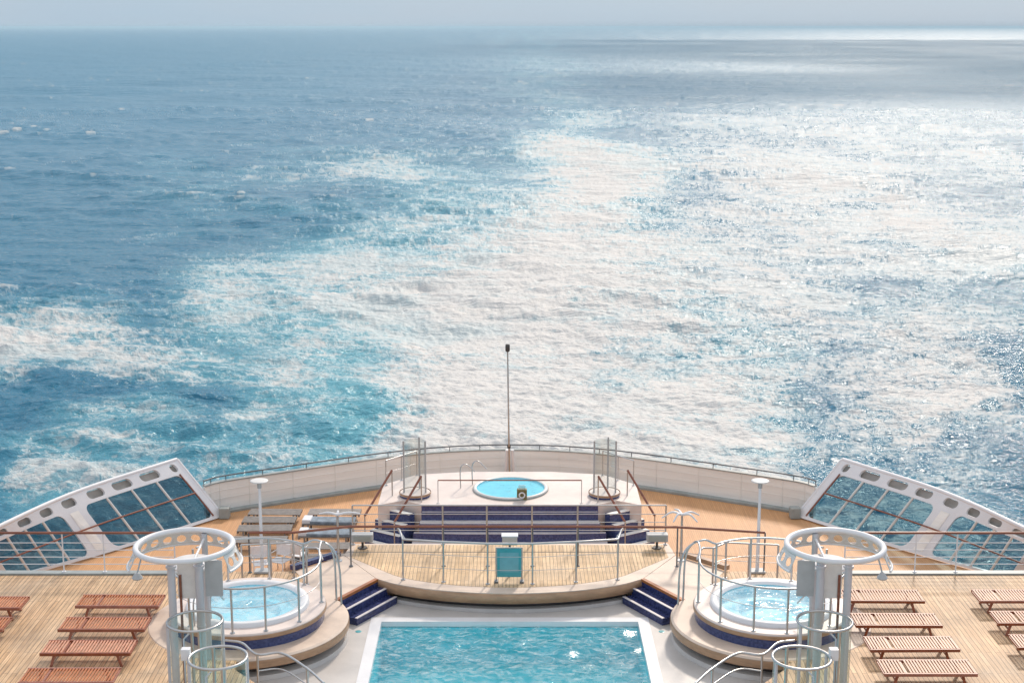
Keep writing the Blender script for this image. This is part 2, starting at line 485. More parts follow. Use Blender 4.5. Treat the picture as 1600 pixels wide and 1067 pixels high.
# ------------------------------------------------------------------ corner steps
for s in (-1, 1):
    a, b = Vector((s * 3.52, 37.94, 0)), Vector((s * 4.43, 36.43, 0))
    n = Vector((-s * .857, -.516, 0))
    st = thing('pool_steps', (s * 3.8, 37, -.55), 'navy tiled corner steps with pale treads %s of the stage, down to the pool' % ('left' if s < 0 else 'right'), 'steps', 'corner steps to the pool')
    for k in range(3):
        p0, p1 = a + n * (.30 * k + .02) - (b - a) * .0, b + n * (.30 * k + .02)
        z1 = -.02 - .183 * k
        z0 = -.549
        if k < 2:
            q0, q1 = a + n * (.30 * (k + 1) + .02), b + n * (.30 * (k + 1) + .02)
            z1t = -.183 * (k + 1)
            MB().prism([(p0.x, p0.y), (p1.x, p1.y), (q1.x, q1.y), (q0.x, q0.y)], z0 + .002 * k, z1t).build('riser', 'navy', st)
            e0, e1 = q0 + n * .012, q1 + n * .012
            f0, f1 = q0 - n * .06, q1 - n * .06
            MB().prism([(e0.x, e0.y), (e1.x, e1.y), (f1.x, f1.y), (f0.x, f0.y)], z1t + .003, z1t + .02).build('nosing', 'tread', st)
    p0, p1 = a - n * .09, b - n * .09
    q0, q1 = a + n * .018, b + n * .018
    MB().prism([(p0.x, p0.y), (p1.x, p1.y), (q1.x, q1.y), (q0.x, q0.y)], -.05, .022).build('top_edge', 'rim_orange', st)
    q0, q1 = a + n * .016, b + n * .016
    MB().prism([(p0.x, p0.y), (p1.x, p1.y), (q1.x, q1.y), (q0.x, q0.y)], -.5, -.052).build('riser', 'navy', st)

# ------------------------------------------------------------------ stage
front = spline([(-4.6, 39.7, 0), (-3.54, 37.96, 0), (-2.85, 37.5, 0), (-1.6, 37.08, 0), (0, 36.9, 0), (1.6, 37.08, 0), (2.85, 37.5, 0), (3.54, 37.96, 0), (4.6, 39.7, 0)][1:-1], 8)
front = [(p.x, p.y) for p in front]
stage_poly = [(-4.51, 40.74), (-4.61, 39.8)] + front + [(4.61, 39.8), (4.51, 40.74)]
stg = thing('stage', (0, 39, -.55), 'planked stage with a curved front above the end of the pool', 'stage')
MB().prism(stage_poly, -.28, .014).build('platform', 'tile', stg)
rim_out = [(x * 1.004, y - .02) for x, y in front]
mb = MB(); k = len(front)
vs = [(x, y, -.27) for x, y in rim_out] + [(x, y, -.012) for x, y in rim_out] + [(x, y + .06, -.27) for x, y in front] + [(x, y + .06, -.012) for x, y in front]
fs = [(i, i + 1, k + i + 1, k + i) for i in range(k - 1)] + [(i, 2 * k + i, 2 * k + i + 1, i + 1) for i in range(k - 1)] + [(k + i, k + i + 1, 3 * k + i + 1, 3 * k + i) for i in range(k - 1)]
mb.add(vs, fs, True); mb.build('front_rim', 'rim', stg)
inl = [(x * .93, y + .42) for x, y in front]
MB().prism([(-4.35, 40.62), (-4.4, 39.6)] + [p for p in inl if abs(p[0]) < 3.2] + [(4.4, 39.6), (4.35, 40.62)], .0, .02).build('plank_floor', 'stage_plank', stg)
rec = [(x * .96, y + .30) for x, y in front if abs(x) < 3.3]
MB().prism([(-3.2, 38.5)] + rec + [(3.2, 38.5)], -.548, -.29).build('recess', 'dark', stg)  # coloured dark for the shadow under the stage overhang
cb = [(x * .985, y + .06) for x, y in front if abs(x) < 3.2]; ci = [(x, y + .2) for x, y in cb][::-1]
MB().prism(cb + ci, -.548, -.45).build('curb', 'surround', stg)
for s in (-1, 1):
    MB().prism([(s * 4.6, 39.75), (s * 5.8, 38.54), (s * 5.0, 36.9), (s * 4.43, 36.44), (s * 3.9, 37.3), (s * 3.56, 37.98)], .002, .010).build('landing', 'tile', stg)
    p, q = Vector((s * 4.7, 39.72, 0)), Vector((s * 5.85, 38.57, 0))
    d = (q - p).normalized(); w = Vector((-d.y, d.x, 0)) * .16 * s
    MB().prism([(p.x, p.y), (q.x, q.y), (q.x + w.x, q.y + w.y), (p.x + w.x, p.y + w.y)], .012, .14).build('edge_kerb', 'navy' if s < 0 else 'rim', stg)

z0 = .021
fb = [at(x, y, z0) for x, y in ((630, 905), (693, 909), (762, 912), (832, 912), (900, 909), (965, 905))]
hook = lambda s, p: [Vector((p.x + s * .02, p.y + 1.0, p.z + .78)), Vector((p.x + s * .2, p.y + 1.05, p.z + 1.05)), Vector((p.x + s * .12, p.y + .6, p.z + 1.16))]
rail('stage_rail', 'curved grey guard rail on the front edge of the planked stage', fb, fb, 1.12, (.38, .75), hr=.03, group='stage rails',
     ends=(spline(hook(-1, fb[0]), 5), spline(hook(1, fb[-1]), 5)[::-1]))
bb = [Vector((x, 40.66, z0)) for x in (-4.45, -1.9, -.65, .63, 1.92, 4.42)]
rail('stage_rail', 'thin grey rail along the straight back edge of the stage', [bb[0], bb[-1]], bb, 1.16, (.42, .66, .9), hr=.022, group='stage rails', mr=.012)
hb = [at(x, 887, 0.004) for x in (394, 462, 548, 693, 762, 832, 903, 1058, 1190)]
for p in hb: p.y = 38.45 if abs(p.x) > 5.2 else (38.9 if abs(p.x) < 4.2 else 38.9)
for p in hb:
    if abs(p.x) < 4.4: p.z = .021
t = rail('teak_rail', 'long red brown wooden handrail crossing the stage between the two hot tubs', hb, hb, 1.13, (.4,), hand='varnish', post='darksteel', hr=.036, pr=.022)
for s in (-1, 1):
    xs = [s * v for v in (15.6, 13.9, 12.0, 10.9, 9.0)]
    base = [Vector((x, 38.38, .051)) for x in xs]
    rail('teak_rail', 'wooden handrail with wires at the aft edge of the deck behind the %s loungers' % ('left' if s < 0 else 'right'), base, base, 1.1, (.22, .42, .62, .82), hand='varnish', post='white', hr=.036, pr=.02, mr=.012, group='side deck rails')

# floodlights and the panel on the stage
for px, lab in ((575, 'dark floodlight on the back left corner of the stage'), (1020, 'dark floodlight on the back right corner of the stage')):
    p = at(px, 856, .02)
    p.x += -.35 if px < 800 else .2
    if abs(p.x) > 4.15: p.x = math.copysign(4.15, p.x)
    t = thing('floodlight', p, lab, 'floodlight', 'stage floodlights')
    MB().box(p.x - .3, p.x + .3, p.y - .14, p.y + .14, p.z + .22, p.z + .44, .03).build('housing', 'grey_panel', t)
    MB().tube([p, p + Vector((0, 0, .24))], .035).lathe([(.001, p.z + .03), (.13, p.z + .03), (.14, p.z)], p.x, p.y, 14).build('stand', 'dark', t)
    MB().box(p.x - .24, p.x + .24, p.y - .155, p.y - .138, p.z + .26, p.z + .40).build('lens', 'grey_glass', t)
p = Vector((0, 38.15, .021))
t = thing('floodlight', p, 'pale beige box lamp on a post behind the teal panel', 'floodlight', 'stage floodlights')
MB().box(p.x - .2, p.x + .2, p.y - .12, p.y + .12, .92, 1.16, .02).build('housing', 'beige_box', t)
MB().tube([p, (0, 38.15, .93)], .03).build('stand', 'darksteel', t)
MB().box(-.22, .22, p.y - .14, p.y + .14, 1.161, 1.185).build('lid', 'white', t)
p = at(795.5, 909, .014)
t = thing('panel_stand', p, 'teal panel in a steel frame standing at the centre of the stage front', 'sign')
MB().box(p.x - .32, p.x + .32, p.y - .012, p.y + .012, .16, .95).build('panel', 'panel_teal', t)
MB().box(p.x - .25, p.x + .25, p.y - .018, p.y - .0125, .30, .84).build('panel_face', 'panel_pale', t)
mb = MB()
for s in (-1, 1):
    mb.tube([(p.x + s * .34, p.y, .016), (p.x + s * .34, p.y, .98)], .018)
mb.tube([(p.x - .34, p.y, .97), (p.x + .34, p.y, .97)], .016)
mb.build('frame', 'steel', t)
for s in (-1, 1):
    MB().box(p.x + s * .34 - .05, p.x + s * .34 + .05, p.y - .12, p.y + .08, .015, .07, .01).build('foot', 'darksteel', t)

# branching white lamp stands by the stage corners
for s, side in ((-1, 'left'), (1, 'right')):
    p = Vector((s * 4.72, 39.35, .005))
    t = thing('lamp_stand', p, 'post with spreading white arms behind the %s stage corner' % side, 'lamp', 'white lamp stands')
    MB().tube([p, p + Vector((0, 0, 1.35))], .04, r2=.03).lathe([(.001, p.z + .03), (.1, p.z + .03), (.11, p.z)], p.x, p.y, 12).build('post', 'steel', t)
    for a, l, dz in ((178, .5, .02), (4, .62, .02), (90, .25, .0)) if s < 0 else ((170, .55, -.12), (15, .5, -.05), (-40, .5, -.1), (110, .45, .02), (230, .42, -.1), ):
        d = Vector((math.cos(R(a)), math.sin(R(a)), 0))
        q = p + Vector((0, 0, 1.33))
        MB().tube(spline([q, q + d * l * .5 + Vector((0, 0, .06)), q + d * l + Vector((0, 0, dz))], 5), .04, 8, r2=.02).build('arm', 'white', t)

# ------------------------------------------------------------------ hot tubs with round platforms and rails
TX, TY = 6.48, 35.15
for s, side in ((-1, 'left'), (1, 'right')):
    cx, cy = s * TX, TY
    t = thing('hot_tub', (cx, cy, -.55), 'round hot tub of pale foaming water on a two step platform, %s of the pool' % side, 'hot tub', 'hot tubs beside the pool')
    # lower tier: slab with a shadow gap and curb
    lt = MB().lathe([(1.0, .016), (2.42, .016), (2.47, -.02), (2.47, -.21), (2.44, -.235), (1.9, -.235)], cx, cy, 96)
    lt.build('lower_tier', 'tile', t)
    MB().lathe([(2.476, -.03), (2.484, -.05), (2.484, -.20), (2.47, -.225)], cx, cy, 96).build('tier_rim', 'rim', t)
    MB().lathe([(2.1, -.236), (2.1, -.549)], cx, cy, 96).build('recess', 'dark', t)  # dark colour paints in the shade below the overhanging tier
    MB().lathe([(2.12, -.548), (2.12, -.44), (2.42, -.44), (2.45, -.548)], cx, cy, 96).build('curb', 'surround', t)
    # upper tier
    MB().lathe([(1.4, .405), (1.88, .405), (1.91, .38), (1.91, .27), (1.87, .25)], cx, cy, 96).build('upper_tier', 'pink_tile', t)
    MB().lathe([(1.915, .36), (1.925, .345), (1.925, .275), (1.91, .255)], cx, cy, 96).build('tier_rim', 'rim', t)
    MB().lathe([(1.87, .256), (1.87, .017)], cx, cy, 96).build('mosaic_band', 'navy_light', t)
    MB().lathe([(1.27, .44), (1.31, .50), (1.44, .52), (1.50, .49), (1.51, .406)], cx, cy, 96, smooth=True).build('lip', 'white', t)
    MB().lathe([(1.30, .47), (1.27, .24), (.8, .22), (.75, .06), (.001, .05)], cx, cy, 64).build('basin', 'spa_tile', t)
    mb = MB()
    nr, na = 24, 72
    vs = [(cx, cy, .42)] + [(cx + 1.285 * i / nr * math.cos(2 * PI * j / na), cy + 1.285 * i / nr * math.sin(2 * PI * j / na), .42 + random.uniform(-.012, .012) * (i < nr)) for i in range(1, nr + 1) for j in range(na)]
    fs = [(0, 1 + j, 1 + (j + 1) % na) for j in range(na)] + [(1 + i * na + j, 1 + (i + 1) * na + j, 1 + (i + 1) * na + (j + 1) % na, 1 + i * na + (j + 1) % na) for i in range(nr - 1) for j in range(na)]
    mb.add(vs, fs, True); mb.build('water', 'spa_water', t)

    def P(ang, r, z):     # 0 = towards the pool, 90 = aft; mirrored for the right tub
        return Vector((cx - s * r * math.cos(R(ang)), cy + r * math.sin(R(ang)), z))
    rt = [P(a, 1.80, .407) for a in range(-165, 6, 9)]
    posts = [P(a, 1.80, .407) for a in (-165, -130, -92, -67, -38, 5)]
    rail('hot_tub_rail', 'curved steel guard rail round the front of the %s hot tub' % side, rt, posts, 1.10, (.62,), group='hot tub rails', hr=.026, pr=.028,
         ends=([], spline([P(7, 1.80, 1.53), P(16, 1.8, 1.62), P(27, 1.95, 1.72), P(33, 2.2, 1.55), P(33, 2.38, 1.15), P(32, 2.40, .02)], 5)))
    rt = [P(a, 1.80, .407) for a in range(48, 151, 8)]
    posts = [P(a, 1.80, .407) for a in (48, 82, 116, 148)]
    rail('hot_tub_rail', 'curved steel guard rail round the back of the %s hot tub' % side, rt, posts, 1.10, (.62,), group='hot tub rails', hr=.026, pr=.028,
         ends=(spline([P(24, 2.40, .02), P(25, 2.38, 1.0), P(28, 2.25, 1.5), P(36, 1.95, 1.68), P(44, 1.8, 1.56)], 5), []))
    # little grab rail
    g = P(-125, 1.52, .407)
    t2 = thing('grab_rail', g, 'small bent steel grab rail at the lip of the %s hot tub' % side, 'grab rail', 'hot tub grab rails')
    mb = MB()
    for w in (-.18, .18):
        o = Vector((0, w * .6, 0))
        mb = MB(); mb.tube(spline([g + o + Vector((w, 0, 0)), g + o + Vector((w, 0, .6)), g + o + Vector((w - s * .1, .12, .72)), g + o + Vector((w - s * .26, .3, .45))], 5), .022)
        mb.build('tube', 'steel', t2)

# stepped rails at the gap between deck and hot tub
for s, side in ((-1, 'left'), (1, 'right')):
    b0 = [Vector((s * x, y, .017)) for x, y in ((5.35, 37.55), (5.75, 38.0), (6.35, 37.9), (7.1, 37.8))]
    rail('step_rail', 'low steel rail with curled end on the deck behind the %s hot tub' % side, b0, b0, 1.0, (.5,), group='step rails', hr=.025, pr=.028,
         ends=(spline([Vector((s * 4.85, 37.0, .9)), Vector((s * 5.0, 37.3, 1.08)), Vector((s * 5.2, 37.45, 1.06))], 4), []))

# ------------------------------------------------------------------ lamp posts on the deck edge
for px, side in ((410, 'left'), (1183, 'right')):
    p = at(px, 893, 0.003)
    t = thing('lamp_post', p, 'white mushroom headed lamp post behind the %s hot tub' % side, 'lamp post', 'mushroom lamp posts')
    MB().tube([p + Vector((0, 0, .05)), p + Vector((0, 0, 2.5))], .05, 12, r2=.035).build('pole', 'white', t)
    MB().lathe([(.001, 2.585), (.20, 2.58), (.24, 2.57), (.245, 2.555), (.22, 2.545), (.001, 2.54)], p.x, p.y, 28, smooth=True).build('lamp_head', 'offwhite', t)
    MB().tube([p + Vector((0, 0, 2.36)), p + Vector((0, 0, 2.545))], .06, 12).build('collar', 'grey_panel', t)
    MB().box(p.x - .2, p.x + .2, p.y - .16, p.y + .16, .003, .06, .015).build('base_plate', 'grey_panel', t)

# ------------------------------------------------------------------ shower towers
for s, side in ((-1, 'left'), (1, 'right')):
    cx, cy = s * 7.24, 31.83
    t = thing('shower_tower', (cx, cy, 0), 'tall white shower tower with a big ring on top, %s of the pool' % side, 'shower tower', 'shower towers')
    MB().tube(arc(cx, cy, 1.06, 0, 360, 71, 3.12)[:-1], .065, 12, True).build('ring', 'white', t)
    # flared skirt with round holes below the ring, open at the front
    holes = []
    n = 15
    for i in range(n):
        u0 = (i + .5) / n
        holes.append([(u0 + .022 * math.cos(q), .5 + .30 * math.sin(q)) for q in [2 * PI * j / 12 for j in range(12)]])
    outer = [(i / 60, 0) for i in range(61)] + [(i / 60, 1) for i in range(60, -1, -1)]

    def sk(u, v, d):
        a = R(-28 + 236 * u); r = 1.24 - .16 * v + d
        return (cx + r * math.cos(a), cy + r * math.sin(a), 2.72 + .34 * v)
    MB().plate(outer, holes, sk, .02, (1 / 90, .25)).build('skirt', 'offwhite', t)
    MB().tube([sk(i / 40, 0, .01) for i in range(41)], .03, 8).build('skirt_hoop', 'white', t)
    for x, y, r in ((s * 7.37, 31.02, .085), (s * 6.77, 31.05, .09)):
        MB().tube([(x, y, .0), (x, y, 3.08)], r, 20).lathe([(r, .04), (.2, .04), (.21, .002)], x, y, 20).lathe([(r, 1.52), (r + .012, 1.525), (r + .012, 1.565), (r, 1.57)], x, y, 20).lathe([(r, 2.90), (r + .03, 2.905), (r + .03, 2.95), (r, 2.955)], x, y, 20).build('column', 'column', t)
    MB().tube([(s * 7.0, 32.82, 0), (s * 7.0, 32.82, 3.05)], .07, 16).build('column', 'column', t)
    MB().tube([(s * 7.2, 31.1, 0), (s * 7.2, 31.1, 2.7)], .03, 8).build('water_pipe', 'varnish', t)
    MB().box(*sorted((s * 7.26, s * 6.88)), 31.12, 31.16, 2.15, 3.02, .008).build('panel', 'lightgrey_panel', t)
    MB().box(*sorted((s * 6.66, s * 6.28)), 31.12, 31.16, 2.20, 3.02, .008).build('panel', 'grey_panel', t)
    MB().lathe([(.001, 2.70), (.50, 2.70), (.54, 2.74), (.52, 2.77), (.001, 2.76)], cx - s * .2, cy - .1, 40, smooth=True).build('rain_head', 'white', t)
    MB().tube([(cx - s * .2, cy - .1, 2.765), (s * 7.0, 32.82, 2.95)], .03).build('arm', 'white', t)
    for a in (222,):
        q = Vector((cx + 1.18 * math.cos(R(a if s < 0 else 180 - a)), cy + 1.18 * math.sin(R(a)), 2.66))
        f = MB().lathe([(.001, .12), (.05, .11), (.12, .0), (.10, -.03), (.001, -.03)], 0, 0, 16)
        f.v = [(q.x + v[0], q.y + v[1], q.z + v[2]) for v in f.v]
        f.tube([q + Vector((0, 0, .1)), (cx + 1.06 * math.cos(R(a if s < 0 else 180 - a)), cy + 1.06 * math.sin(R(a)), 3.1)], .018)
        f.build('spotlight', 'grey_panel', t)

    # glass shower stalls
    for (hx, hy, r, lab) in ((6.72, 30.2, .58, 'round glass shower stall, farther of the two beside the %s shower tower'),
                             (5.87, 28.3, .58, 'round glass shower stall, nearer of the two beside the %s shower tower')):
        hx *= s
        st = thing('shower_stall', (hx, hy, 0), lab % side, 'shower stall', 'glass shower stalls')
        MB().tube(arc(hx, hy, r, 0, 360, 47, 2.0)[:-1], .03, 10, True).build('hoop', 'steel', st)
        MB().lathe([(r - .012, .05), (r - .012, 1.98)], hx, hy, 40, R(-70), R(200), smooth=True).build('glass_wall', 'stall_glass', st)
        for a in (-70, 20, 110, 200):
            q = (hx + r * math.cos(R(a)), hy + r * math.sin(R(a)))
            MB().tube([(q[0], q[1], .002), (q[0], q[1], 2.0)], .035, 8).build('post', 'column' if a in (20, 200) else 'steel', st)
        MB().lathe([(.001, .03), (r - .05, .03), (r - .03, .002)], hx, hy, 32).build('tray', 'tile', st)
        MB().tube([(hx + s * .2, hy - .25, .03), (hx + s * .2, hy - .25, 1.7), (hx + s * .1, hy - .1, 1.78)], .02).build('shower_pipe', 'steel', st)
        if hy < 29:
            q = Vector((hx + s * .66, hy + .1, 2.08))
            MB().box(q.x - .09, q.x + .09, q.y - .08, q.y + .08, 1.92, 2.16, .02).build('dispenser', 'white', st)
    lg = [at(x, y, .35) for x, y in ((352, 1000), (378, 1004), (402, 1022), (440, 1020), (480, 1044), (506, 1067))]
    lg = [Vector((-s * p.x if True else p.x, p.y, p.z)) for p in lg]
    lg = [Vector((s * abs(p.x), p.y, p.z)) for p in lg]
    t3 = thing('handrail', (lg[2].x, lg[2].y, -.55), 'bent steel handrail running from the %s shower stalls down to the pool' % side, 'handrail', 'pool handrails')
    MB().tube(spline(lg, 6), .03).build('tube', 'steel', t3)
    MB().tube([p - Vector((0, 0, .4)) for p in spline(lg[2:], 6)], .018).build('mid_tube', 'steel', t3)
    for p in (lg[2], lg[4]):
        MB().tube([(p.x, p.y, -.548), p], .028).build('post', 'steel', t3)

# ------------------------------------------------------------------ teak loungers on the side decks
def make_lounger(slat, beam):
    w, d, h = 1.04, .37, .36
    t = thing('sun_lounger', (0, 0, 0), 'x', 'lounger', 'slatted teak loungers on the side decks')
    mb = MB(); n = 29
    for i in range(n):
        if i in (7,): continue
        x = -w + .05 + (2 * w - .1) * i / (n - 1)
        mb.box(x - .021, x + .021, -d + .03, d - .03, h - .022, h)
    mb.build('slats', slat, t)
    mb = MB()
    for s in (-1, 1):
        mb.box(-w, w, s * d - .022, s * d + .022, h - .075, h - .002, .006)
    for x in (-w + .02, -.52, w - .02):
        mb.box(x - .02, x + .02, -d + .023, d - .023, h - .075, h - .026)
    mb.build('frame', beam, t)
    for sx in (-1, 1):
        for sy in (-1, 1):
            x = sx * .72
            mb = MB()
            pts = []
            for z, xo in ((h - .06, x), (.003, x + sx * .09)):
                pts += [(xo - .03, sy * (d - .05) - .025, z), (xo + .03, sy * (d - .05) - .025, z), (xo + .03, sy * (d - .05) + .025, z), (xo - .03, sy * (d - .05) + .025, z)]
            mb.add(pts, [(0, 1, 2, 3), (7, 6, 5, 4), (0, 4, 5, 1), (1, 5, 6, 2), (2, 6, 7, 3), (3, 7, 4, 0)])
            mb.build('leg', beam, t)
    for s in (-1, 1):
        MB().box(s * .76 - .015, s * .76 + .015, -d + .08, d - .08, .14, .18).build('stretcher', beam, t)
    return t


rows = ['first row from the deck edge', 'second row from the deck edge', 'third row from the deck edge', 'fourth row from the deck edge']
PL = make_lounger('lounger', 'lounger_beam'); PR = make_lounger('lounger_pale', 'lounger_beam')
spots = []
for i, y in enumerate((35.57, 34.09, 32.69, 31.13)):
    spots.append((PL, -9.75, y, 0, 'red brown lounger beside left shower tower, ' + rows[i]))
for i, y in enumerate((35.45, 34.09)):
    spots.append((PL, -13.15, y, 0, 'red brown lounger at left picture edge, ' + rows[i]))
for i, y in enumerate((35.91, 34.33, 32.90, 31.57)):
    spots.append((PR, 9.36, y, 0, 'pale brown lounger beside right shower tower, ' + rows[i]))
for i, y in enumerate((35.91, 34.47, 33.01, 31.5)):
    spots.append((PR, 12.82, y, 0, 'pale brown lounger at right picture edge, ' + rows[i]))
used = set()
for proto, x, y, rz, lab in spots:
    if y < 32 and abs(x) > 11: continue
    o = proto if proto.name not in used else copy_tree(proto)
    used.add(proto.name)
    o.location = (x, y, 0)
    o.rotation_euler = (0, 0, R(random.uniform(-.8, .8)))
    o['label'] = lab

# ------------------------------------------------------------------ grey loungers on the lower aft deck
def make_grey(cushion):
    t = thing('deck_lounger', (0, 0, 0), 'x', 'lounger', 'grey loungers on the lower aft deck')
    w, d, h = .92, .33, .34
    mb = MB()
    for i in range(8):
        y = -d + .04 + (2 * d - .08) * i / 7
        mb.box(-w, w, y - .035, y + .035, h - .025, h)
    mb.build('slats', 'grey_wood', t)
    mb = MB()
    for s in (-1, 1): mb.box(s * (w - .03) - .03, s * (w - .03) + .03, -d, d, h - .09, h - .026)
    mb.build('frame', 'grey_wood', t)
    for sx in (-1, 1):
        for sy in (-1, 1):
            MB().box(sx * .7 - .03, sx * .7 + .03, sy * (d - .04) - .03, sy * (d - .04) + .03, .002, h - .026).build('leg', 'grey_wood', t)
    if cushion:
        MB().box(-w + .28, w - .02, -d + .03, d - .03, h + .002, h + .10, .03).build('cushion', 'grey_cushion', t)
        MB().box(-w, -w + .30, -d + .05, d - .05, h + .004, h + .15, .05).build('pillow', 'towel', t)
    return t


gp, gc = make_grey(False), make_grey(True)
glist = [(gp, 430, 799, 'bare grey lounger farthest aft beside the lamp post'), (gp, 421, 811, 'bare grey lounger second row beside the lamp post'), (gp, 414, 824, 'bare grey lounger third row beside the lamp post'),
         (gp, 405, 842, 'bare grey lounger behind the left hot tub rail'),
         (gp, 523, 799, 'bare grey lounger farthest aft near the stage'), (gc, 515, 815, 'grey lounger with dark cushion and white pillow, farther of the cushioned'), (gc, 510, 834, 'grey lounger with dark cushion and white pillow, nearer of the cushioned'),
         (gp, 506, 852, 'bare grey lounger just behind the wooden handrail near the stage'), (gp, 500, 870, 'bare grey lounger nearest the navy kerb beside the stage')]
used = set()
for proto, px, py, lab in glist:
    o = proto if proto.name not in used else copy_tree(proto)
    used.add(proto.name)
    p = at(px, py, -2.36)
    o.location = (p.x, p.y, -2.7)
    o.rotation_euler = (0, 0, R(random.uniform(-3, 3)))
    o['label'] = lab

ch = None
for px, py, rz, lab in ((408, 876, 20, 'pale metal framed chair behind the left hot tub, by the lamp post'), (437, 872, -25, 'pale metal framed chair behind the left hot tub, away from the lamp post'), (463, 862, 160, 'pale metal framed chair beyond the end of the wooden handrail')):
    p = at(px, py, -2.2)
    if ch is None:
        ch = thing('deck_chair', (0, 0, 0), lab, 'chair', 'pale chairs on the lower deck')
        MB().box(-.26, .26, -.25, .25, .42, .45, .01).build('seat', 'towel', ch)
        MB().box(-.26, .26, .24, .27, .52, .92, .01).build('backrest', 'towel', ch)
        for a in (-1, 1):
            MB().tube([(a * .28, -.26, .002), (a * .28, -.26, .66), (a * .28, .28, .66)], .02).build('arm', 'offwhite', ch)
            MB().tube([(a * .28, .30, .002), (a * .28, .26, .45), (a * .27, .27, .94)], .02).build('leg', 'offwhite', ch)
        o = ch
    else:
        o = copy_tree(ch)
    o.location = (p.x, p.y, -2.7); o.rotation_euler = (0, 0, R(rz)); o['label'] = lab

# ------------------------------------------------------------------ bulwark round the stern
bw = thing('bulwark', (0, 56.05, -2.7), 'long curved cream bulwark round the stern of the aft deck', 'bulwark')
k = len(bul_curve)
def off(curve, d):
    out = []
    for i, (x, y) in enumerate(curve):
        x0, y0 = curve[max(i - 1, 0)]; x1, y1 = curve[min(i + 1, len(curve) - 1)]
        l = math.hypot(x1 - x0, y1 - y0)
        out.append((x - (y1 - y0) / l * d, y + (x1 - x0) / l * d))
    return out
o1 = off(bul_curve, .12)
MB().prism(bul_curve + o1[::-1], -2.70, -1.62).build('wall', 'cream', bw)
c0, c1 = off(bul_curve, -.03), off(bul_curve, .15)
MB().prism(c0 + c1[::-1], -1.615, -1.57).build('cap', 'gutter', bw)
MB().prism(off(bul_curve, -.30) + off(bul_curve, -.005)[::-1], -2.697, -2.62).build('waterway', 'gutter', bw)
hr = off(bul_curve, .06)
MB().tube([(x, y, -1.40) for x, y in hr], .028).build('handrail', 'darksteel', bw)
for i in range(0, k, 3):
    MB().tube([(hr[i][0], hr[i][1], -1.57), (hr[i][0], hr[i][1], -1.41)], .016, 6).build('stanchion', 'darksteel', bw)
seam = off(bul_curve, -.008)
for i in range(2, k - 2, 3):
    MB().box(seam[i][0] - .014, seam[i][0] + .014, seam[i][1] - .014, seam[i][1] + .014, -2.61, -1.63).build('rib', 'cream', bw)
for zz in (-1.9, -2.2):
    MB().tube([(x, y, zz) for x, y in off(bul_curve, -.004)], .010, 6).build('seam', 'cream', bw)

# ------------------------------------------------------------------ glazed side screens (wings)
def poly_pt(P, u):
    i = min(int(max(u, 0)), len(P) - 2)
    a = P[i - 1] if i > 0 else P[0] * 2 - P[1]
    b, c = P[i], P[i + 1]
    d = P[i + 2] if i + 2 < len(P) else P[-1] * 2 - P[-2]
    t = u - i
    return .5 * ((2 * b) + (c - a) * t + (2 * a - 5 * b + 4 * c - d) * t * t + (3 * b - a - 3 * c + d) * t ** 3)


def rrect(u0, u1, v0, v1, ru, rv, n=5, seg=8):
    pts = []
    for cu, cv, a0 in ((u1 - ru, v1 - rv, 0), (u0 + ru, v1 - rv, 90), (u0 + ru, v0 + rv, 180), (u1 - ru, v0 + rv, 270)):
        for i in range(n + 1):
            a = R(a0 + 90 * i / n)
            pts.append((cu + ru * math.cos(a), cv + rv * math.sin(a)))
    out = []
    for i, p in enumerate(pts):       # subdivide long edges so the plate can bend
        q = pts[(i + 1) % len(pts)]
        m = max(1, int(abs(q[0] - p[0]) / .08))
        out += [(p[0] + (q[0] - p[0]) * j / m, p[1] + (q[1] - p[1]) * j / m) for j in range(m)]
    return out


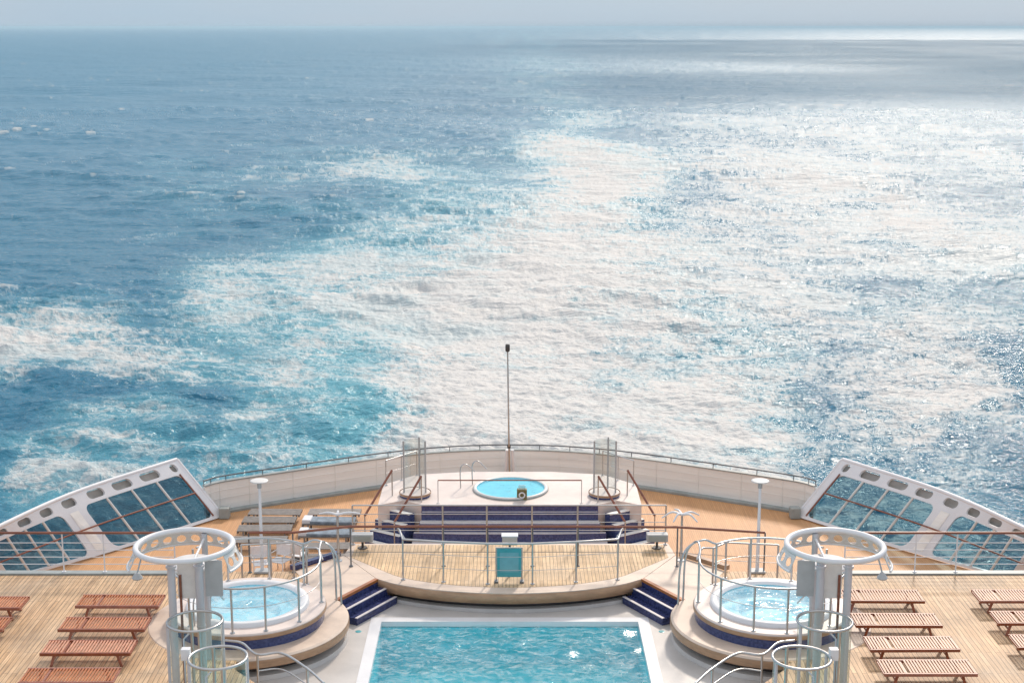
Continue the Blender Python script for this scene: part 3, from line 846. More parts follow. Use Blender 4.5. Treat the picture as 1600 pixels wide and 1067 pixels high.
for s, side in ((-1, 'left'), (1, 'right')):
    def wp(u, v, d=0.0):
        b, tt = poly_pt(WB, u), poly_pt(WT, u)
        p = b + (tt - b) * v
        du = poly_pt(WB, u + .02) - poly_pt(WB, u - .02) if .02 < u < 2.98 else poly_pt(WB, min(u + .04, 3)) - poly_pt(WB, max(u - .04, 0))
        nrm = du.cross(tt - b).normalized()
        if nrm.y > 0: nrm = -nrm
        q = p - nrm * d              # d grows outboard
        return (q.x if s < 0 else -q.x, q.y, q.z)
    t = thing('side_screen', wp(0, 0), 'big white framed glazed wind screen on the %s quarter of the stern' % side, 'wind screen', 'glazed side screens')
    wins = [(.07, 1.02), (1.25, 2.06), (2.2, 2.95)]
    holes = [rrect(a, b, .045, .775, .06, .13) for a, b in wins]
    for uc, hw in ((.09, .032), (.325, .09), (.59, .09), (.845, .08), (1.12, .072), (1.37, .066), (1.62, .072), (1.9, .08), (2.2, .08), (2.5, .08), (2.78, .07)):
        holes.append(rrect(uc - hw, uc + hw, .825, .955, min(.035, hw * .9), .055))
    outer = [(0 + 3 * i / 48, 0) for i in range(49)] + [(3, .5)] + [(3 - 3 * i / 48, 1) for i in range(48)] + [(.004, .992)] + [(0, .95), (0, .5)]
    MB().plate(outer, holes, lambda u, v, d: wp(u, v, d), .10, (.06, .07)).build('frame', 'white', t)
    mb = MB(); n = 40
    vs = [wp(.02 + 2.96 * i / n, v, .22) for v in (.79, .95) for i in range(n + 1)]
    mb.add(vs, [(i, i + 1, n + 2 + i, n + 1 + i) for i in range(n)], True).build('hole_backing', 'backing', t)
    MB().tube([wp(3 * i / 48, 1.0, .05) for i in range(49)], .075, 10).build('top_rail', 'white', t)
    MB().tube([wp(.0, i / 8, .05) for i in range(9)], .075, 10).build('end_post', 'white', t)
    for (a, b), nm in zip(wins, (4, 4, 3)):
        mb = MB(); n = 16
        vs = [wp(a + .004 + (b - a - .008) * i / n, v, .06) for v in (.047, .773) for i in range(n + 1)]
        mb.add(vs, [(i, i + 1, n + 2 + i, n + 1 + i) for i in range(n)], True)
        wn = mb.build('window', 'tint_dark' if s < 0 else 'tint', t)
        for k2 in range(1, nm):
            u = a + (b - a) * k2 / nm
            MB().tube([wp(u, .03, .04), wp(u, .42, .04), wp(u, .79, .04)], .045, 6).build('mullion', 'offwhite', wn)
    MB().tube([wp(.085, .05, -.02), wp(.085, .4, -.02), wp(.085, .78, -.02)], .03, 6).build('edge_strip', 'varnish', t)
    mb = MB(); mb.add([wp(1.09, .06, -.012), wp(1.18, .06, -.012), wp(1.18, .74, -.012), wp(1.09, .74, -.012)], [(0, 1, 2, 3)]); mb.build('pillar_panel', 'cream', t)
    MB().tube([wp(.1 + 2.8 * i / 30, .44, -.12) for i in range(31)], .03, 8).build('handrail', 'varnish', t)
    for u in (1.15, 2.2):
        MB().tube([wp(u, .44, -.12), wp(u, .44, .02)], .02, 6).build('rail_bracket', 'steel', t)
    f = Vector(wp(0, 0, -.06))
    MB().box(f.x - .18, f.x + .18, f.y - .2, f.y + .16, -2.69, -2.3, .04).build('foot_block', 'gutter', t)

# ------------------------------------------------------------------ flag pole
p = Vector((0.0, 55.35, -2.7))
t = thing('flag_pole', p, 'thin grey flag pole with a dark finial at the middle of the stern', 'flag pole')
MB().tube([p + Vector((0, 0, .05)), p + Vector((-.03, -.25, 1.6)), p + Vector((-.08, -.75, 5.35))], .04, 10, r2=.026).build('pole', 'steel', t)
MB().lathe([(.001, .17), (.075, .16), (.085, .1), (.085, -.08), (.05, -.12), (.001, -.12)], 0, 0, 16)
fm = MB().lathe([(.001, .17), (.075, .16), (.085, .1), (.085, -.08), (.05, -.12), (.001, -.12)], 0, 0, 16, smooth=True)
q = p + Vector((-.08, -.75, 5.42)); fm.v = [(q.x + v[0], q.y + v[1], q.z + v[2]) for v in fm.v]
fm.build('finial', 'dark', t)
for dx in (-.16, .16):
    MB().tube([p + Vector((dx, .2, 0)), p + Vector((dx * .6, -.1, 1.35))], .07, 8).build('support', 'white', t)
MB().lathe([(.06, -1.26), (.07, -1.2), (.06, -1.12)], p.x - .03, p.y - .2, 14).build('clamp', 'dark', t)
MB().box(p.x - .35, p.x + .35, p.y - .25, p.y + .25, -2.698, -2.62, .02).build('base_plate', 'gutter', t)

# ------------------------------------------------------------------ aft podium with plunge tub and stairs
pod = thing('podium', (0, 49.5, -2.7), 'raised pale terrace with wide navy steps at the stern', 'podium')
pp = [(-2.95, 48.06), (2.95, 48.06), (3.6, 48.5), (4.4, 48.0), (4.4, 50.3), (3.3, 51.5), (1.5, 51.85), (-1.5, 51.85), (-3.3, 51.5), (-4.4, 50.3), (-4.4, 48.0), (-3.6, 48.5)]
MB().prism(pp, -2.699, -1.2).build('platform', 'pink_tile', pod)
nst = 5
for k2 in range(nst):
    z1 = -1.2 - .28 * (k2 + 1) + .03
    y1 = 48.06 - [0, .12, .50, .62, 1.0][k2]
    y0 = 48.06 - [.12, .50, .62, 1.0, 1.35][k2]
    w = 2.95 + [0, .05, .25, .3, .5][k2]
    bow = [.0, .0, .1, .12, .25][k2]
    pts = [(-w, y1 + .002), (w, y1 + .002), (w, y0), (w * .5, y0 - bow), (-w * .5, y0 - bow), (-w, y0)]
    MB().prism(pts, -2.698 + .001 * k2, z1).build('stair', 'navy_light', pod)
    MB().prism([(-w + .02, y1), (w - .02, y1), (w - .02, y0 + .04), (w * .5, y0 + .04 - bow), (-w * .5, y0 + .04 - bow), (-w + .02, y0 + .04)], z1 + .003, z1 + .02).build('tread', 'tread', pod)
MB().box(-2.95, 2.95, 48.045, 48.058, -1.48, -1.215).build('mosaic_band', 'navy_light', pod)
for s in (-1, 1):
    # diagonal corner flight
    c = Vector((s * 3.7, 48.35, 0)); d = Vector((s * .55, -.83, 0)).normalized(); w = Vector((d.y, -d.x, 0)) * .62
    for k2 in range(4):
        a0, a1 = c + d * (.28 * k2), c + d * (.28 * (k2 + 1))
        z1 = -1.2 - .30 * (k2 + 1) + .02
        MB().prism([((a0 + w).x, (a0 + w).y), ((a0 - w).x, (a0 - w).y), ((a1 - w).x, (a1 - w).y), ((a1 + w).x, (a1 + w).y)], -2.697 + .001 * k2, z1).build('stair', 'navy_light', pod)
        b0 = a1 - d * .2
        MB().prism([((b0 + w * .98).x, (b0 + w * .98).y), ((b0 - w * .98).x, (b0 - w * .98).y), ((a1 - w * .98).x, (a1 - w * .98).y), ((a1 + w * .98).x, (a1 + w * .98).y)], z1 + .003, z1 + .02).build('tread', 'cream', pod)
    side = 'left' if s < 0 else 'right'
    for q, nm in ((w, 'inner'), (-w, 'outer')):
        which = 'outer' if (q.x * s > 0) else 'inner'
        e0, e1 = c + q - d * .4, c + q + d * 1.1
        t = thing('stair_handrail', (e0.x, e0.y, -1.2), 'sloping wooden handrail, %s one of the %s corner stairs of the terrace' % (which, side), 'handrail', 'terrace stair handrails')
        MB().tube([(e0.x, e0.y, -.3), (e1.x, e1.y, -1.5)], .04).build('handrail', 'varnish', t)
        MB().tube([(e0.x, e0.y, -1.198), (e0.x, e0.y, -.3)], .022).build('post', 'steel', t)
        MB().tube([(e1.x, e1.y, -2.697), (e1.x, e1.y, -1.5)], .022).build('post', 'steel', t)
    # tall glass wind screen on a round plinth
    gx, gy = s * 3.22, 49.05
    t = thing('glass_screen', (gx, gy, -1.2), 'tall curved glass shower screen with steel posts on the %s of the stern terrace' % side, 'glass screen', 'tall glass screens')
    MB().lathe([(.001, -1.06), (.50, -1.06), (.53, -1.08), (.53, -1.13)], gx, gy, 32).build('plinth', 'pink_tile', t)
    MB().lathe([(.535, -1.05), (.545, -1.07), (.545, -1.11), (.535, -1.12)], gx, gy, 32).build('plinth_rim', 'rim', t)
    MB().lathe([(.525, -1.125), (.525, -1.198)], gx, gy, 32).build('mosaic_band', 'navy', t)
    MB().lathe([(.39, -1.05), (.39, .70)], gx, gy, 32, R(-20), R(200), smooth=True).build('glass_wall', 'grey_glass', t)
    for a in (-20, 200, 70):
        q = (gx + .39 * math.cos(R(a)), gy + .39 * math.sin(R(a)))
        MB().tube([(q[0], q[1], -1.06), (q[0], q[1], .76)], .03, 8).build('post', 'grey_panel', t)
    t = rail('terrace_rail', 'short steel rail at the %s end of the stern terrace' % side, [(s * 4.3, 50.2, -1.2), (s * 3.3, 51.4, -1.2)], [(s * 4.3, 50.2, -1.2), (s * 3.8, 50.8, -1.2), (s * 3.3, 51.4, -1.2)], .9, (.45,), group='terrace end rails', hr=.02, pr=.018)

base = [Vector((x, 48.2, -1.2)) for x in (-2.4, -.85, .75, 2.4)]
rail('terrace_rail', 'low rail with brown top along the front of the stern terrace', base, [base[0], base[-1]], .8, (), hand='varnish', post='offwhite', hr=.022, pr=.016)

TUBF = [(1.15, -1.19), (.001, -1.191)]
t = thing('plunge_tub', (.03, 49.75, -1.2), 'round pale tub of bright blue water on the stern terrace', 'hot tub')
MB().lathe([(1.17, -1.13), (1.20, -1.11), (1.26, -1.105), (1.29, -1.13), (1.30, -1.198)], .03, 49.75, 72, smooth=True).build('lip', 'offwhite', t)
MB().lathe([(1.185, -1.12), (1.15, -1.19)], .03, 49.75, 64).lathe(TUBF, .03, 49.75, 64).build('basin', 'spa_blue', t)
MB().lathe([(.001, -1.145), (.6, -1.145), (1.18, -1.145)], .03, 49.75, 64).build('water', 'spa_water_calm', t)
MB().lathe([(1.305, -1.15), (1.305, -1.195)], .03, 49.75, 72).build('band', 'gutter', t)
for dx, lab in ((-1.3, 'left'),):
    t = thing('grab_rail', (-1.55, 50.1, -1.2), 'pair of thin bent rails over the lip of the blue stern tub', 'grab rail')
    for o in (0, .4):
        MB().tube(spline([(-1.7 + o, 49.9 + o, -1.199), (-1.7 + o, 49.9 + o, -.5), (-1.5 + o, 49.9 + o, -.35), (-1.2 + o, 49.85 + o * .8, -.6)], 5), .02).build('tube', 'steel', t)
p = at(815.5, 780, -1.2)
t = thing('lifebuoy_box', p, 'small olive box with a pale ring in front of the blue stern tub', 'box')
MB().box(p.x - .17, p.x + .17, p.y - .1, p.y + .1, -1.198, -.83, .02).build('case', 'olive', t)
fm = MB().tube([(p.x + .09 * math.cos(2 * PI * i / 24), p.y - .115, -1.02 + .09 * math.sin(2 * PI * i / 24)) for i in range(24)], .025, 8, True)
fm.build('ring', 'towel', t)
MB().box(p.x - .12, p.x + .12, p.y - .06, p.y + .06, -.829, -.70, .02).build('lamp', 'grey_glass', t)

#SEA_BEGIN
SEA_DEEP, SEA_DEEP2, SEA_AER, SEA_FOAM_SHEEN, SEA_BUMP = (.002, .118, .205), (.006, .158, .262), (.10, .345, .42), (.59, .575, .555), .75
# ------------------------------------------------------------------ the sea: one sheet with real waves, wake foam with painted-in sun sheen and aerated water
def field(N_, L_, lmin, lmax, power, wind, spread, seed):
    """tileable random height field, unit rms, wavelengths lmin..lmax (m), crests across the wind"""
    r = np.random.default_rng(seed)
    f = np.fft.fftfreq(N_, L_ / N_)
    fx, fy = np.meshgrid(f, f)
    k = np.hypot(fx, fy); k[0, 0] = 1e-9
    amp = k ** (-power)
    amp[(k < 1 / lmax) | (k > 1 / lmin)] = 0
    if spread:
        c = (fx * math.cos(wind) + fy * math.sin(wind)) / k
        amp = amp * (np.abs(c) ** spread + .04)
    h_ = np.real(np.fft.ifft2(amp * np.exp(1j * r.uniform(0, 2 * PI, (N_, N_)))))
    return (h_ / h_.std()).astype(np.float32)


def samp(T, L_, x, y):
    n_ = T.shape[0]
    u = (x / L_ * n_) % n_; v = (y / L_ * n_) % n_
    i, j = np.floor(u).astype(np.int64), np.floor(v).astype(np.int64)
    a, b = (u - i).astype(np.float32), (v - j).astype(np.float32)
    i %= n_; j %= n_; i2, j2 = (i + 1) % n_, (j + 1) % n_
    return (T[j, i] * (1 - a) + T[j, i2] * a) * (1 - b) + (T[j2, i] * (1 - a) + T[j2, i2] * a) * b


def smooth(a, lo, hi):
    t_ = np.clip((a - lo) / (hi - lo), 0, 1)
    return t_ * t_ * (3 - 2 * t_)


HS = CAM_H - SEA_Z
inv = np.concatenate([1 / np.array([12., 40., 70.]), np.linspace(1 / 95., 1 / 2600., 660), 1 / np.array([2900, 3300, 3900, 4700, 6000, 8000, 11000, 16000, 24000, 40000, 70000.])])
rr = (1 / inv).astype(np.float64)
th = np.concatenate([np.linspace(-180, -34, 60)[:-1], np.linspace(-34, -22, 110)[:-1], np.linspace(-22, 22, 1180)[:-1], np.linspace(22, 34, 110)[:-1], np.linspace(34, 180, 60)[:-1]])
RR, TH = np.meshgrid(rr, np.radians(th), indexing='ij')
XX, YY = RR * np.sin(TH), RR * np.cos(TH)
wind = R(68)
big = field(512, 620., 14, 150, 2.6, wind, 3, 1)
mid = field(512, 171., 2.2, 16, 2.2, wind, 2, 2)
sml = field(512, 47., .5, 2.6, 1.9, R(75), 1, 3)
iso = field(1024, 240., 1.0, 60, 1.35, 0, 0, 4)
iso2 = field(1024, 91., .4, 12, 1.2, 0, 0, 5)
lump = field(512, 900., 20, 500, 1.8, 0, 0, 6)

# foam density, laid out on the water from outlines of the wake and of the breaking waves; the right side also paints in sun sheen
def inside(poly, X_, Y_):
    res = np.zeros(X_.shape, bool)
    n_ = len(poly)
    for i in range(n_):
        x0, y0 = poly[i]; x1, y1 = poly[(i + 1) % n_]
        if y0 == y1: continue
        c = ((y0 > Y_) != (y1 > Y_)) & (X_ < (x1 - x0) * (Y_ - y0) / (y1 - y0) + x0)
        res ^= c
    return res


n1 = samp(lump, 900., XX, YY); n2 = samp(lump, 900., XX + 331, YY - 177)
n3 = samp(iso, 240., XX, YY); n4 = samp(iso, 240., XX - 77, YY + 31)
WX = XX + 3.0 * n3 * np.minimum(RR / 200, 2) + 3.0 * n1 * np.minimum(RR / 200, 3)
WY = YY + 9.0 * n4 * np.minimum(RR / 200, 3) + 9.0 * n2 * np.minimum(RR / 200, 4)
PW = lambda l: [(p.x, p.y) for p in (at(x, y, SEA_Z) for x, y in l)]
OUT = [
    # outline in the photo, density of foam and painted sheen, density of aerated (turquoise) water
    ([(630, 960), (640, 700), (625, 620), (650, 540), (630, 470), (650, 400), (720, 350), (790, 330), (820, 270), (815, 215), (870, 195), (925, 225), (960, 290), (1060, 380), (1180, 450), (1290, 520), (1320, 600), (1285, 690), (1260, 960)], .86, .55),
    ([(650, 960), (670, 640), (690, 560), (720, 450), (800, 380), (880, 330), (980, 400), (1100, 480), (1200, 560), (1200, 960)], .35, .1),
    ([(330, 960), (350, 640), (310, 540), (330, 470), (300, 430), (330, 385), (440, 370), (520, 360), (580, 310), (620, 260), (690, 240), (760, 270), (790, 330), (650, 400), (640, 540), (640, 960)], .42, .55),
    ([(500, 600), (515, 480), (500, 380), (560, 350), (590, 400), (560, 480), (600, 600)], .30, .1),
    ([(290, 470), (300, 420), (420, 390), (470, 430), (380, 470)], .30, .2),
    ([(340, 700), (350, 610), (420, 640), (470, 700), (480, 960), (360, 960)], .22, .2),
    ([(500, 560), (520, 400), (580, 330), (700, 320), (700, 400), (640, 470), (640, 560)], .22, .15),
    ([(-60, 455), (60, 440), (150, 462), (200, 500), (290, 525), (345, 560), (345, 600), (230, 575), (130, 565), (-60, 545)], .78, .5),
    ([(-60, 475), (140, 480), (210, 520), (150, 555), (-60, 530)], .35, .2),
    ([(-40, 790), (60, 670), (130, 632), (230, 640), (330, 720), (330, 960), (-40, 960)], .58, .55),
    ([(390, 246), (470, 258), (560, 248), (700, 240), (690, 262), (560, 275), (420, 268)], .75, .4),
    ([(280, 250), (420, 300), (560, 330), (570, 375), (430, 350), (290, 330)], .18, .2),
    ([(960, 230), (1120, 250), (1620, 400), (1640, 640), (1380, 640), (1300, 520), (1060, 380)], .78, .08),  # scattered foam, made denser to paint in the cream sun sheen
    ([(960, 185), (1300, 175), (1640, 190), (1640, 420), (1120, 280)], .56, .03),  # far glitter: foam density raised as painted sun sheen
    ([(1280, 690), (1330, 600), (1640, 560), (1640, 960), (1280, 960)], .62, .2),
    ([(1290, 440), (1450, 380), (1640, 410), (1640, 480), (1400, 500), (1340, 540)], -.38, 0),
    ([(1180, 250), (1290, 300), (1270, 345), (1150, 330)], -.25, 0),
    ([(520, 960), (530, 620), (560, 520), (590, 440), (640, 430), (640, 540), (625, 640), (640, 960)], -.26, .55),
    ([(360, 520), (400, 470), (500, 450), (500, 520), (430, 560)], -.22, 0),
    ([(410, 350), (480, 300), (570, 320), (570, 370), (480, 380)], -.2, 0),
    ([(0, 575), (230, 580), (330, 640), (350, 700), (240, 640), (120, 625), (0, 690)], -.4, -.3),
    ([(300, 380), (420, 350), (520, 360), (520, 400), (400, 420), (310, 450)], .25, .15),
    ([(760, 960), (720, 600), (760, 300), (830, 190), (840, 120), (870, 120), (900, 200), (960, 300), (900, 960)], .12, .18),
    ([(840, 330), (845, 180), (835, 60), (855, 60), (900, 180), (940, 330)], .34, .12),
    ([(800, 330), (815, 200), (790, 75), (850, 70), (900, 200), (960, 330)], .22, .22),
]
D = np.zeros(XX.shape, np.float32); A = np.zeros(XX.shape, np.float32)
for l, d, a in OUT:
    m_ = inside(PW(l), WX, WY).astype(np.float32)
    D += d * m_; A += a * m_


def blur(a, s0, s1):
    for ax, s_ in ((0, s0), (1, s1)):
        k_ = np.arange(-3 * s_, 3 * s_ + 1); g_ = np.exp(-.5 * (k_ / s_) ** 2); g_ /= g_.sum()
        n_ = a.shape[ax]; pad = [(0, 0), (0, 0)]; pad[ax] = (3 * s_, 3 * s_)
        p_ = np.pad(a, pad, mode='edge'); o_ = np.zeros_like(a)
        for q_, w_ in enumerate(g_):
            o_ += w_ * (p_[q_:q_ + n_] if ax == 0 else p_[:, q_:q_ + n_])
        a = o_
    return a


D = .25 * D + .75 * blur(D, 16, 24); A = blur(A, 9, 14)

near = np.clip(320 / RR, 0, 1)
amp_mid = np.clip(700 / RR, 0, 1); amp_sml = np.clip(230 / RR, 0, 1) ** 1.5
wake = np.clip(D, 0, 1)
hb_ = samp(big, 620., XX, YY)
hm_ = samp(mid, 171., XX + .8 * n3, YY)
hs_ = samp(sml, 47., XX, YY)
Z = .62 * hb_ + .20 * hm_ * amp_mid * (1 + .3 * hb_) + .05 * hs_ * amp_sml
Z += wake * (.05 * samp(iso2, 91., XX, YY) + .10 * n3) * near
# whitecaps on the steepest open-water crests
cap = smooth(hb_ * .55 + hm_ * .75 + .35 * n4, 2.45, 3.2) * np.clip(900 / RR, 0, 1) * .75

lace = np.abs(samp(iso2, 91., XX + 1.2 * n3, YY + 1.5 * n4)) * .62 + np.abs(samp(iso, 240., XX, YY)) * .38
streak = samp(iso2, 91., XX * .55, YY * 1.3)
tex = 1.0 - smooth(lace, .0, 1.35) + .16 * streak + .16 * n4
swirl = samp(iso, 240., XX * .8 + 9 * n2, YY * 1.1) * .6 + samp(lump, 900., XX * 3.1, YY * 2.2) * .5
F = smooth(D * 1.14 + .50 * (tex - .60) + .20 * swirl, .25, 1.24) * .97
F *= 1 - .28 * smooth(swirl, .1, 1.6)
F = np.maximum(F, cap) * smooth(RR, 90, 100)
F *= 1 - smooth(RR, 900, 3000)
A = np.clip(1.15 * A + .25 * F + .12 * swirl * (A > .02), 0, 1)
far = smooth(np.log(RR), math.log(150), math.log(2500))

nr_, nt_ = XX.shape
co_ = np.stack([XX, YY, Z], -1).reshape(-1, 3).astype(np.float32)
ii = np.arange(nr_ - 1)[:, None] * nt_; jj = np.arange(nt_)[None, :]; j2_ = (jj + 1) % nt_
quads = np.stack([ii + jj, ii + j2_, ii + nt_ + j2_, ii + nt_ + jj], -1).reshape(-1, 4)[:, ::-1]
me = bpy.data.meshes.new('sea')
me.vertices.add(len(co_)); me.vertices.foreach_set('co', co_.ravel())
me.loops.add(quads.size); me.loops.foreach_set('vertex_index', quads.astype(np.int32).ravel())
me.polygons.add(len(quads))
me.polygons.foreach_set('loop_start', (np.arange(len(quads)) * 4).astype(np.int32))
me.polygons.foreach_set('loop_total', np.full(len(quads), 4, np.int32))
me.polygons.foreach_set('use_smooth', np.ones(len(quads), bool))
me.update(calc_edges=True)
for nm, arr in (('foam', F), ('aerated', A), ('far', far)):  # foam also holds the sun sheen painted on the right
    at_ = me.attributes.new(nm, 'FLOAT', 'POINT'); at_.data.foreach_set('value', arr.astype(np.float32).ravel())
sea = bpy.data.objects.new('sea', me); C.objects.link(sea)
sea.location = (0, 0, SEA_Z); sea.rotation_euler = (0, 0, 0)
tag(sea, kind='structure')

m, nt, b, N, L = new_mat('sea_water')
def attr(nm):
    a_ = N.new('ShaderNodeAttribute'); a_.attribute_name = nm; return a_.outputs['Fac']
def mth(op, a_, b_=None, c_=None):
    n_ = N.new('ShaderNodeMath'); n_.operation = op
    for i_, v_ in enumerate((a_, b_, c_)):
        if v_ is None: continue
        if isinstance(v_, (int, float)): n_.inputs[i_].default_value = v_
        else: L.new(v_, n_.inputs[i_])
    return n_.outputs[0]
def nz(scale, det=4, rough=.6, dist=0.0, stretch=(1, 1, 1)):
    mp = N.new('ShaderNodeMapping'); mp.inputs['Scale'].default_value = stretch; L.new(tc.outputs['Object'], mp.inputs['Vector'])
    n_ = N.new('ShaderNodeTexNoise'); n_.inputs['Scale'].default_value = scale; n_.inputs['Detail'].default_value = det
    n_.inputs['Roughness'].default_value = rough; n_.inputs['Distortion'].default_value = dist
    L.new(mp.outputs[0], n_.inputs['Vector']); return n_.outputs['Fac']
def mixc(f_, a_, b_):
    n_ = N.new('ShaderNodeMix'); n_.data_type = 'RGBA'
    L.new(f_, n_.inputs['Factor'])
    for k_, v_ in (('A', a_), ('B', b_)):
        if isinstance(v_, tuple): n_.inputs[k_].default_value = (*v_, 1)
        else: L.new(v_, n_.inputs[k_])
    return n_.outputs['Result']
tc = N.new('ShaderNodeTexCoord')
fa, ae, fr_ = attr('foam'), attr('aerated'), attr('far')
fine = nz(1.7, 6, .7, .6)
# break the foam and painted sheen into lace at fine scale
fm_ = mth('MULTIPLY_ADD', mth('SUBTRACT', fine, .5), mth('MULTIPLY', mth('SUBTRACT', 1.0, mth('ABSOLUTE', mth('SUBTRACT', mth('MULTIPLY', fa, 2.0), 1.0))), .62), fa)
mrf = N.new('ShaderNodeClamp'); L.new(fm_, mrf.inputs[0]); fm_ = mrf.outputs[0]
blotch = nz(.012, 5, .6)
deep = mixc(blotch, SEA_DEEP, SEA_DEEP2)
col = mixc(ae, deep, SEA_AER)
col = mixc(fm_, col, SEA_FOAM_SHEEN)
L.new(col, b.inputs['Base Color'])
rg = mth('MULTIPLY_ADD', fr_, .20, .15)
rg = mth('MULTIPLY_ADD', fm_, .5, rg)
L.new(rg, b.inputs['Roughness'])
b.inputs['IOR'].default_value = 1.333
b.inputs['Specular IOR Level'].default_value = .5
h1, h2, h3 = nz(.32, 4, .6, .5, (.7, 1.2, 1)), nz(1.6, 4, .65, .4, (.8, 1.2, 1)), nz(.06, 4, .6, .3, (.6, 1.4, 1))
hh = mth('MULTIPLY_ADD', h1, 1.0, mth('MULTIPLY_ADD', h2, .30, mth('MULTIPLY', h3, 3.2)))
hh = mth('MULTIPLY_ADD', fm_, .12, hh)
bp = N.new('ShaderNodeBump'); bp.inputs['Distance'].default_value = SEA_BUMP; bp.inputs['Strength'].default_value = 1
L.new(hh, bp.inputs['Height']); L.new(bp.outputs[0], b.inputs['Normal'])
me.materials.append(m)
#SEA_END
# ------------------------------------------------------------------ low cloud banks that shade the far water
cm, nt, b, N, L = new_mat('cloud')
N.remove(b)
df = N.new('ShaderNodeBsdfDiffuse'); df.inputs['Color'].default_value = (.85, .86, .88, 1)
tl = N.new('ShaderNodeBsdfTranslucent'); tl.inputs['Color'].default_value = (.7, .72, .75, 1)
ms = N.new('ShaderNodeMixShader'); ms.inputs[0].default_value = .5; L.new(df.outputs[0], ms.inputs[1]); L.new(tl.outputs[0], ms.inputs[2])
tr = N.new('ShaderNodeBsdfTransparent'); m2 = N.new('ShaderNodeMixShader'); m2.inputs[0].default_value = .83
L.new(ms.outputs[0], m2.inputs[1]); L.new(tr.outputs[0], m2.inputs[2])
L.new(m2.outputs[0], N['Material Output'].inputs['Surface'])
CLOUDS = [(40, 900, 880, 1280, 120), (390, 1500, 1360, 1740, 120), (0, 2900, 1950, 4700, 260)]
ALT = 720.0
sx_, sy_ = math.sin(SUN_AZ) / math.tan(SUN_EL) * (ALT - SEA_Z), math.cos(SUN_AZ) / math.tan(SUN_EL) * (ALT - SEA_Z)
crng = random.Random(11)
for (x0, x1, y0, y1, rad) in CLOUDS:
    bm = bmesh.new()
    nx_, ny_ = max(1, round((x1 - x0) / (rad * .9))), max(1, round((y1 - y0) / (rad * .9)))
    for i in range(nx_ + 1):
        for j in range(ny_ + 1):
            c = Vector((x0 + (x1 - x0) * i / nx_ + sx_ + crng.uniform(-.2, .2) * rad, y0 + (y1 - y0) * j / ny_ + sy_ + crng.uniform(-.2, .2) * rad, ALT + crng.uniform(-25, 25)))
            r_ = rad * crng.uniform(.6, 1.05)
            edge = (i < 2 or j in (0, ny_)) and ny_ > 4
            if edge and crng.random() < .45: continue
            mt = Matrix.Translation(c) @ Matrix.Diagonal((r_, r_, r_ * .35, 1))
            g = bmesh.ops.create_icosphere(bm, subdivisions=2, radius=1.0, matrix=mt)
            for v in g['verts']: v.co += (v.co - c) * crng.uniform(-.12, .12)
    me = bpy.data.meshes.new('cloud'); bm.to_mesh(me); bm.free()
    me.materials.append(cm)
    o = bpy.data.objects.new('cloud', me); C.objects.link(o); tag(o, kind='structure')


# ------------------------------------------------------------------ sea air
hz = MB().box(-30000, 30000, -30000, 60000, -28, 24).build('haze', 'white')
tag(hz, kind='stuff')
hm_m = bpy.data.materials.new('haze'); hm_m.use_nodes = True
N, L = hm_m.node_tree.nodes, hm_m.node_tree.links
N.remove(N['Principled BSDF'])
pv = N.new('ShaderNodeVolumePrincipled'); pv.inputs['Color'].default_value = (.60, .83, .97, 1); pv.inputs['Density'].default_value = HAZE; pv.inputs['Anisotropy'].default_value = .2
L.new(pv.outputs[0], N['Material Output'].inputs['Volume'])
hz.data.materials.clear(); hz.data.materials.append(hm_m)

# ------------------------------------------------------------------ world, sun, camera
w = bpy.data.worlds.new('World'); bpy.context.scene.world = w
w.use_nodes = True
nt = w.node_tree; N, L = nt.nodes, nt.links
bg = N['Background']
sky = N.new('ShaderNodeTexSky'); sky.sky_type = 'NISHITA'; sky.sun_disc = False
sky.sun_elevation = SUN_EL; sky.sun_rotation = SUN_AZ
sky.air_density = 1.0; sky.dust_density = 1.2; sky.ozone_density = 2.5; sky.altitude = 10
# thin high cloud: a grey-blue veil over the clear sky, thicker near the horizon
tc = N.new('ShaderNodeTexCoord')
mp = N.new('ShaderNodeMapping'); mp.inputs['Scale'].default_value = (1, 1, 5); L.new(tc.outputs['Generated'], mp.inputs['Vector'])
cn = N.new('ShaderNodeTexNoise'); cn.inputs['Scale'].default_value = 2.2; cn.inputs['Detail'].default_value = 7; L.new(mp.outputs[0], cn.inputs['Vector'])
sx = N.new('ShaderNodeSeparateXYZ'); L.new(tc.outputs['Generated'], sx.inputs[0])
m1 = N.new('ShaderNodeMapRange'); m1.inputs['From Min'].default_value = .0; m1.inputs['From Max'].default_value = .6; m1.inputs['To Min'].default_value = 1.0; m1.inputs['To Max'].default_value = .7
L.new(sx.outputs['Z'], m1.inputs['Value'])
m2 = N.new('ShaderNodeMapRange'); m2.inputs['From Min'].default_value = .35; m2.inputs['From Max'].default_value = .65; m2.inputs['To Min'].default_value = .94; m2.inputs['To Max'].default_value = 1.0
L.new(cn.outputs['Fac'], m2.inputs['Value'])
mm = N.new('ShaderNodeMath'); mm.operation = 'MULTIPLY'; L.new(m1.outputs[0], mm.inputs[0]); L.new(m2.outputs[0], mm.inputs[1])
cr = N.new('ShaderNodeValToRGB'); cr.color_ramp.elements[0].position = .35; cr.color_ramp.elements[1].position = .65
cr.color_ramp.elements[0].color = (2.2, 3.0, 3.8, 1); cr.color_ramp.elements[1].color = (3.05, 3.3, 3.65, 1)
L.new(cn.outputs['Fac'], cr.inputs['Fac'])
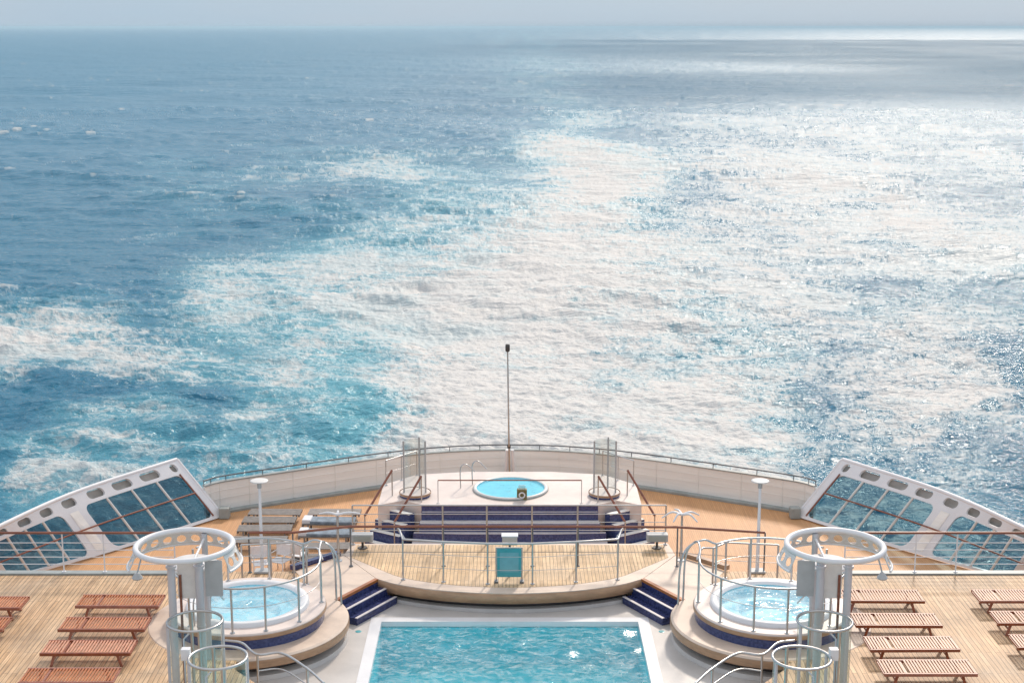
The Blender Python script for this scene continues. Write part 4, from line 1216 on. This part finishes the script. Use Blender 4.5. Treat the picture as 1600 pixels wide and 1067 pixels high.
mx = N.new('ShaderNodeMix'); mx.data_type = 'RGBA'; L.new(mm.outputs[0], mx.inputs['Factor']); L.new(sky.outputs[0], mx.inputs['A']); m3 = N.new('ShaderNodeMapRange'); m3.inputs['From Min'].default_value = .02; m3.inputs['From Max'].default_value = .7; m3.inputs['To Min'].default_value = 1.0; m3.inputs['To Max'].default_value = 2.2
L.new(sx.outputs['Z'], m3.inputs['Value'])
wm = N.new('ShaderNodeMix'); wm.data_type = 'RGBA'; wm.inputs['B'].default_value = (3.1, 2.9, 2.7, 1)
m4 = N.new('ShaderNodeMapRange'); m4.inputs['From Min'].default_value = .35; m4.inputs['From Max'].default_value = .8
L.new(sx.outputs['Z'], m4.inputs['Value']); L.new(m4.outputs[0], wm.inputs['Factor']); L.new(cr.outputs[0], wm.inputs['A'])
mv = N.new('ShaderNodeVectorMath'); mv.operation = 'SCALE'; L.new(wm.outputs['Result'], mv.inputs[0]); L.new(m3.outputs[0], mv.inputs['Scale'])
L.new(mv.outputs[0], mx.inputs['B'])
L.new(mx.outputs['Result'], bg.inputs['Color'])
bg.inputs['Strength'].default_value = .15

sun = bpy.data.lights.new('sun', 'SUN'); sun.energy = 2.3; sun.angle = R(6); sun.color = (1.0, .87, .74)
so = bpy.data.objects.new('sun', sun); C.objects.link(so)
sd = Vector((math.sin(SUN_AZ) * math.cos(SUN_EL), math.cos(SUN_AZ) * math.cos(SUN_EL), math.sin(SUN_EL)))
so.rotation_euler = (-sd).to_track_quat('-Z', 'Y').to_euler()
so.location = (0, 0, 60)

cam = bpy.data.cameras.new('camera')
cam.sensor_width = 36; cam.lens = 36 * F_PX / 1600
cam.shift_x = 3.5 / 1600
cam.clip_start = .5; cam.clip_end = 200000
co = bpy.data.objects.new('camera', cam); C.objects.link(co)
co.location = (0, 0, CAM_H); co.rotation_euler = (PI / 2 - PITCH, 0, 0)
sc = bpy.context.scene
sc.camera = co
sc.view_settings.view_transform = 'Standard'; sc.view_settings.look = 'None'
sc.view_settings.exposure = 0.27; sc.view_settings.gamma = 1
sc.render.engine = 'CYCLES'
sc.cycles.use_denoising = True
sc.cycles.max_bounces = 8; sc.cycles.transparent_max_bounces = 12
sc.cycles.sample_clamp_indirect = 8
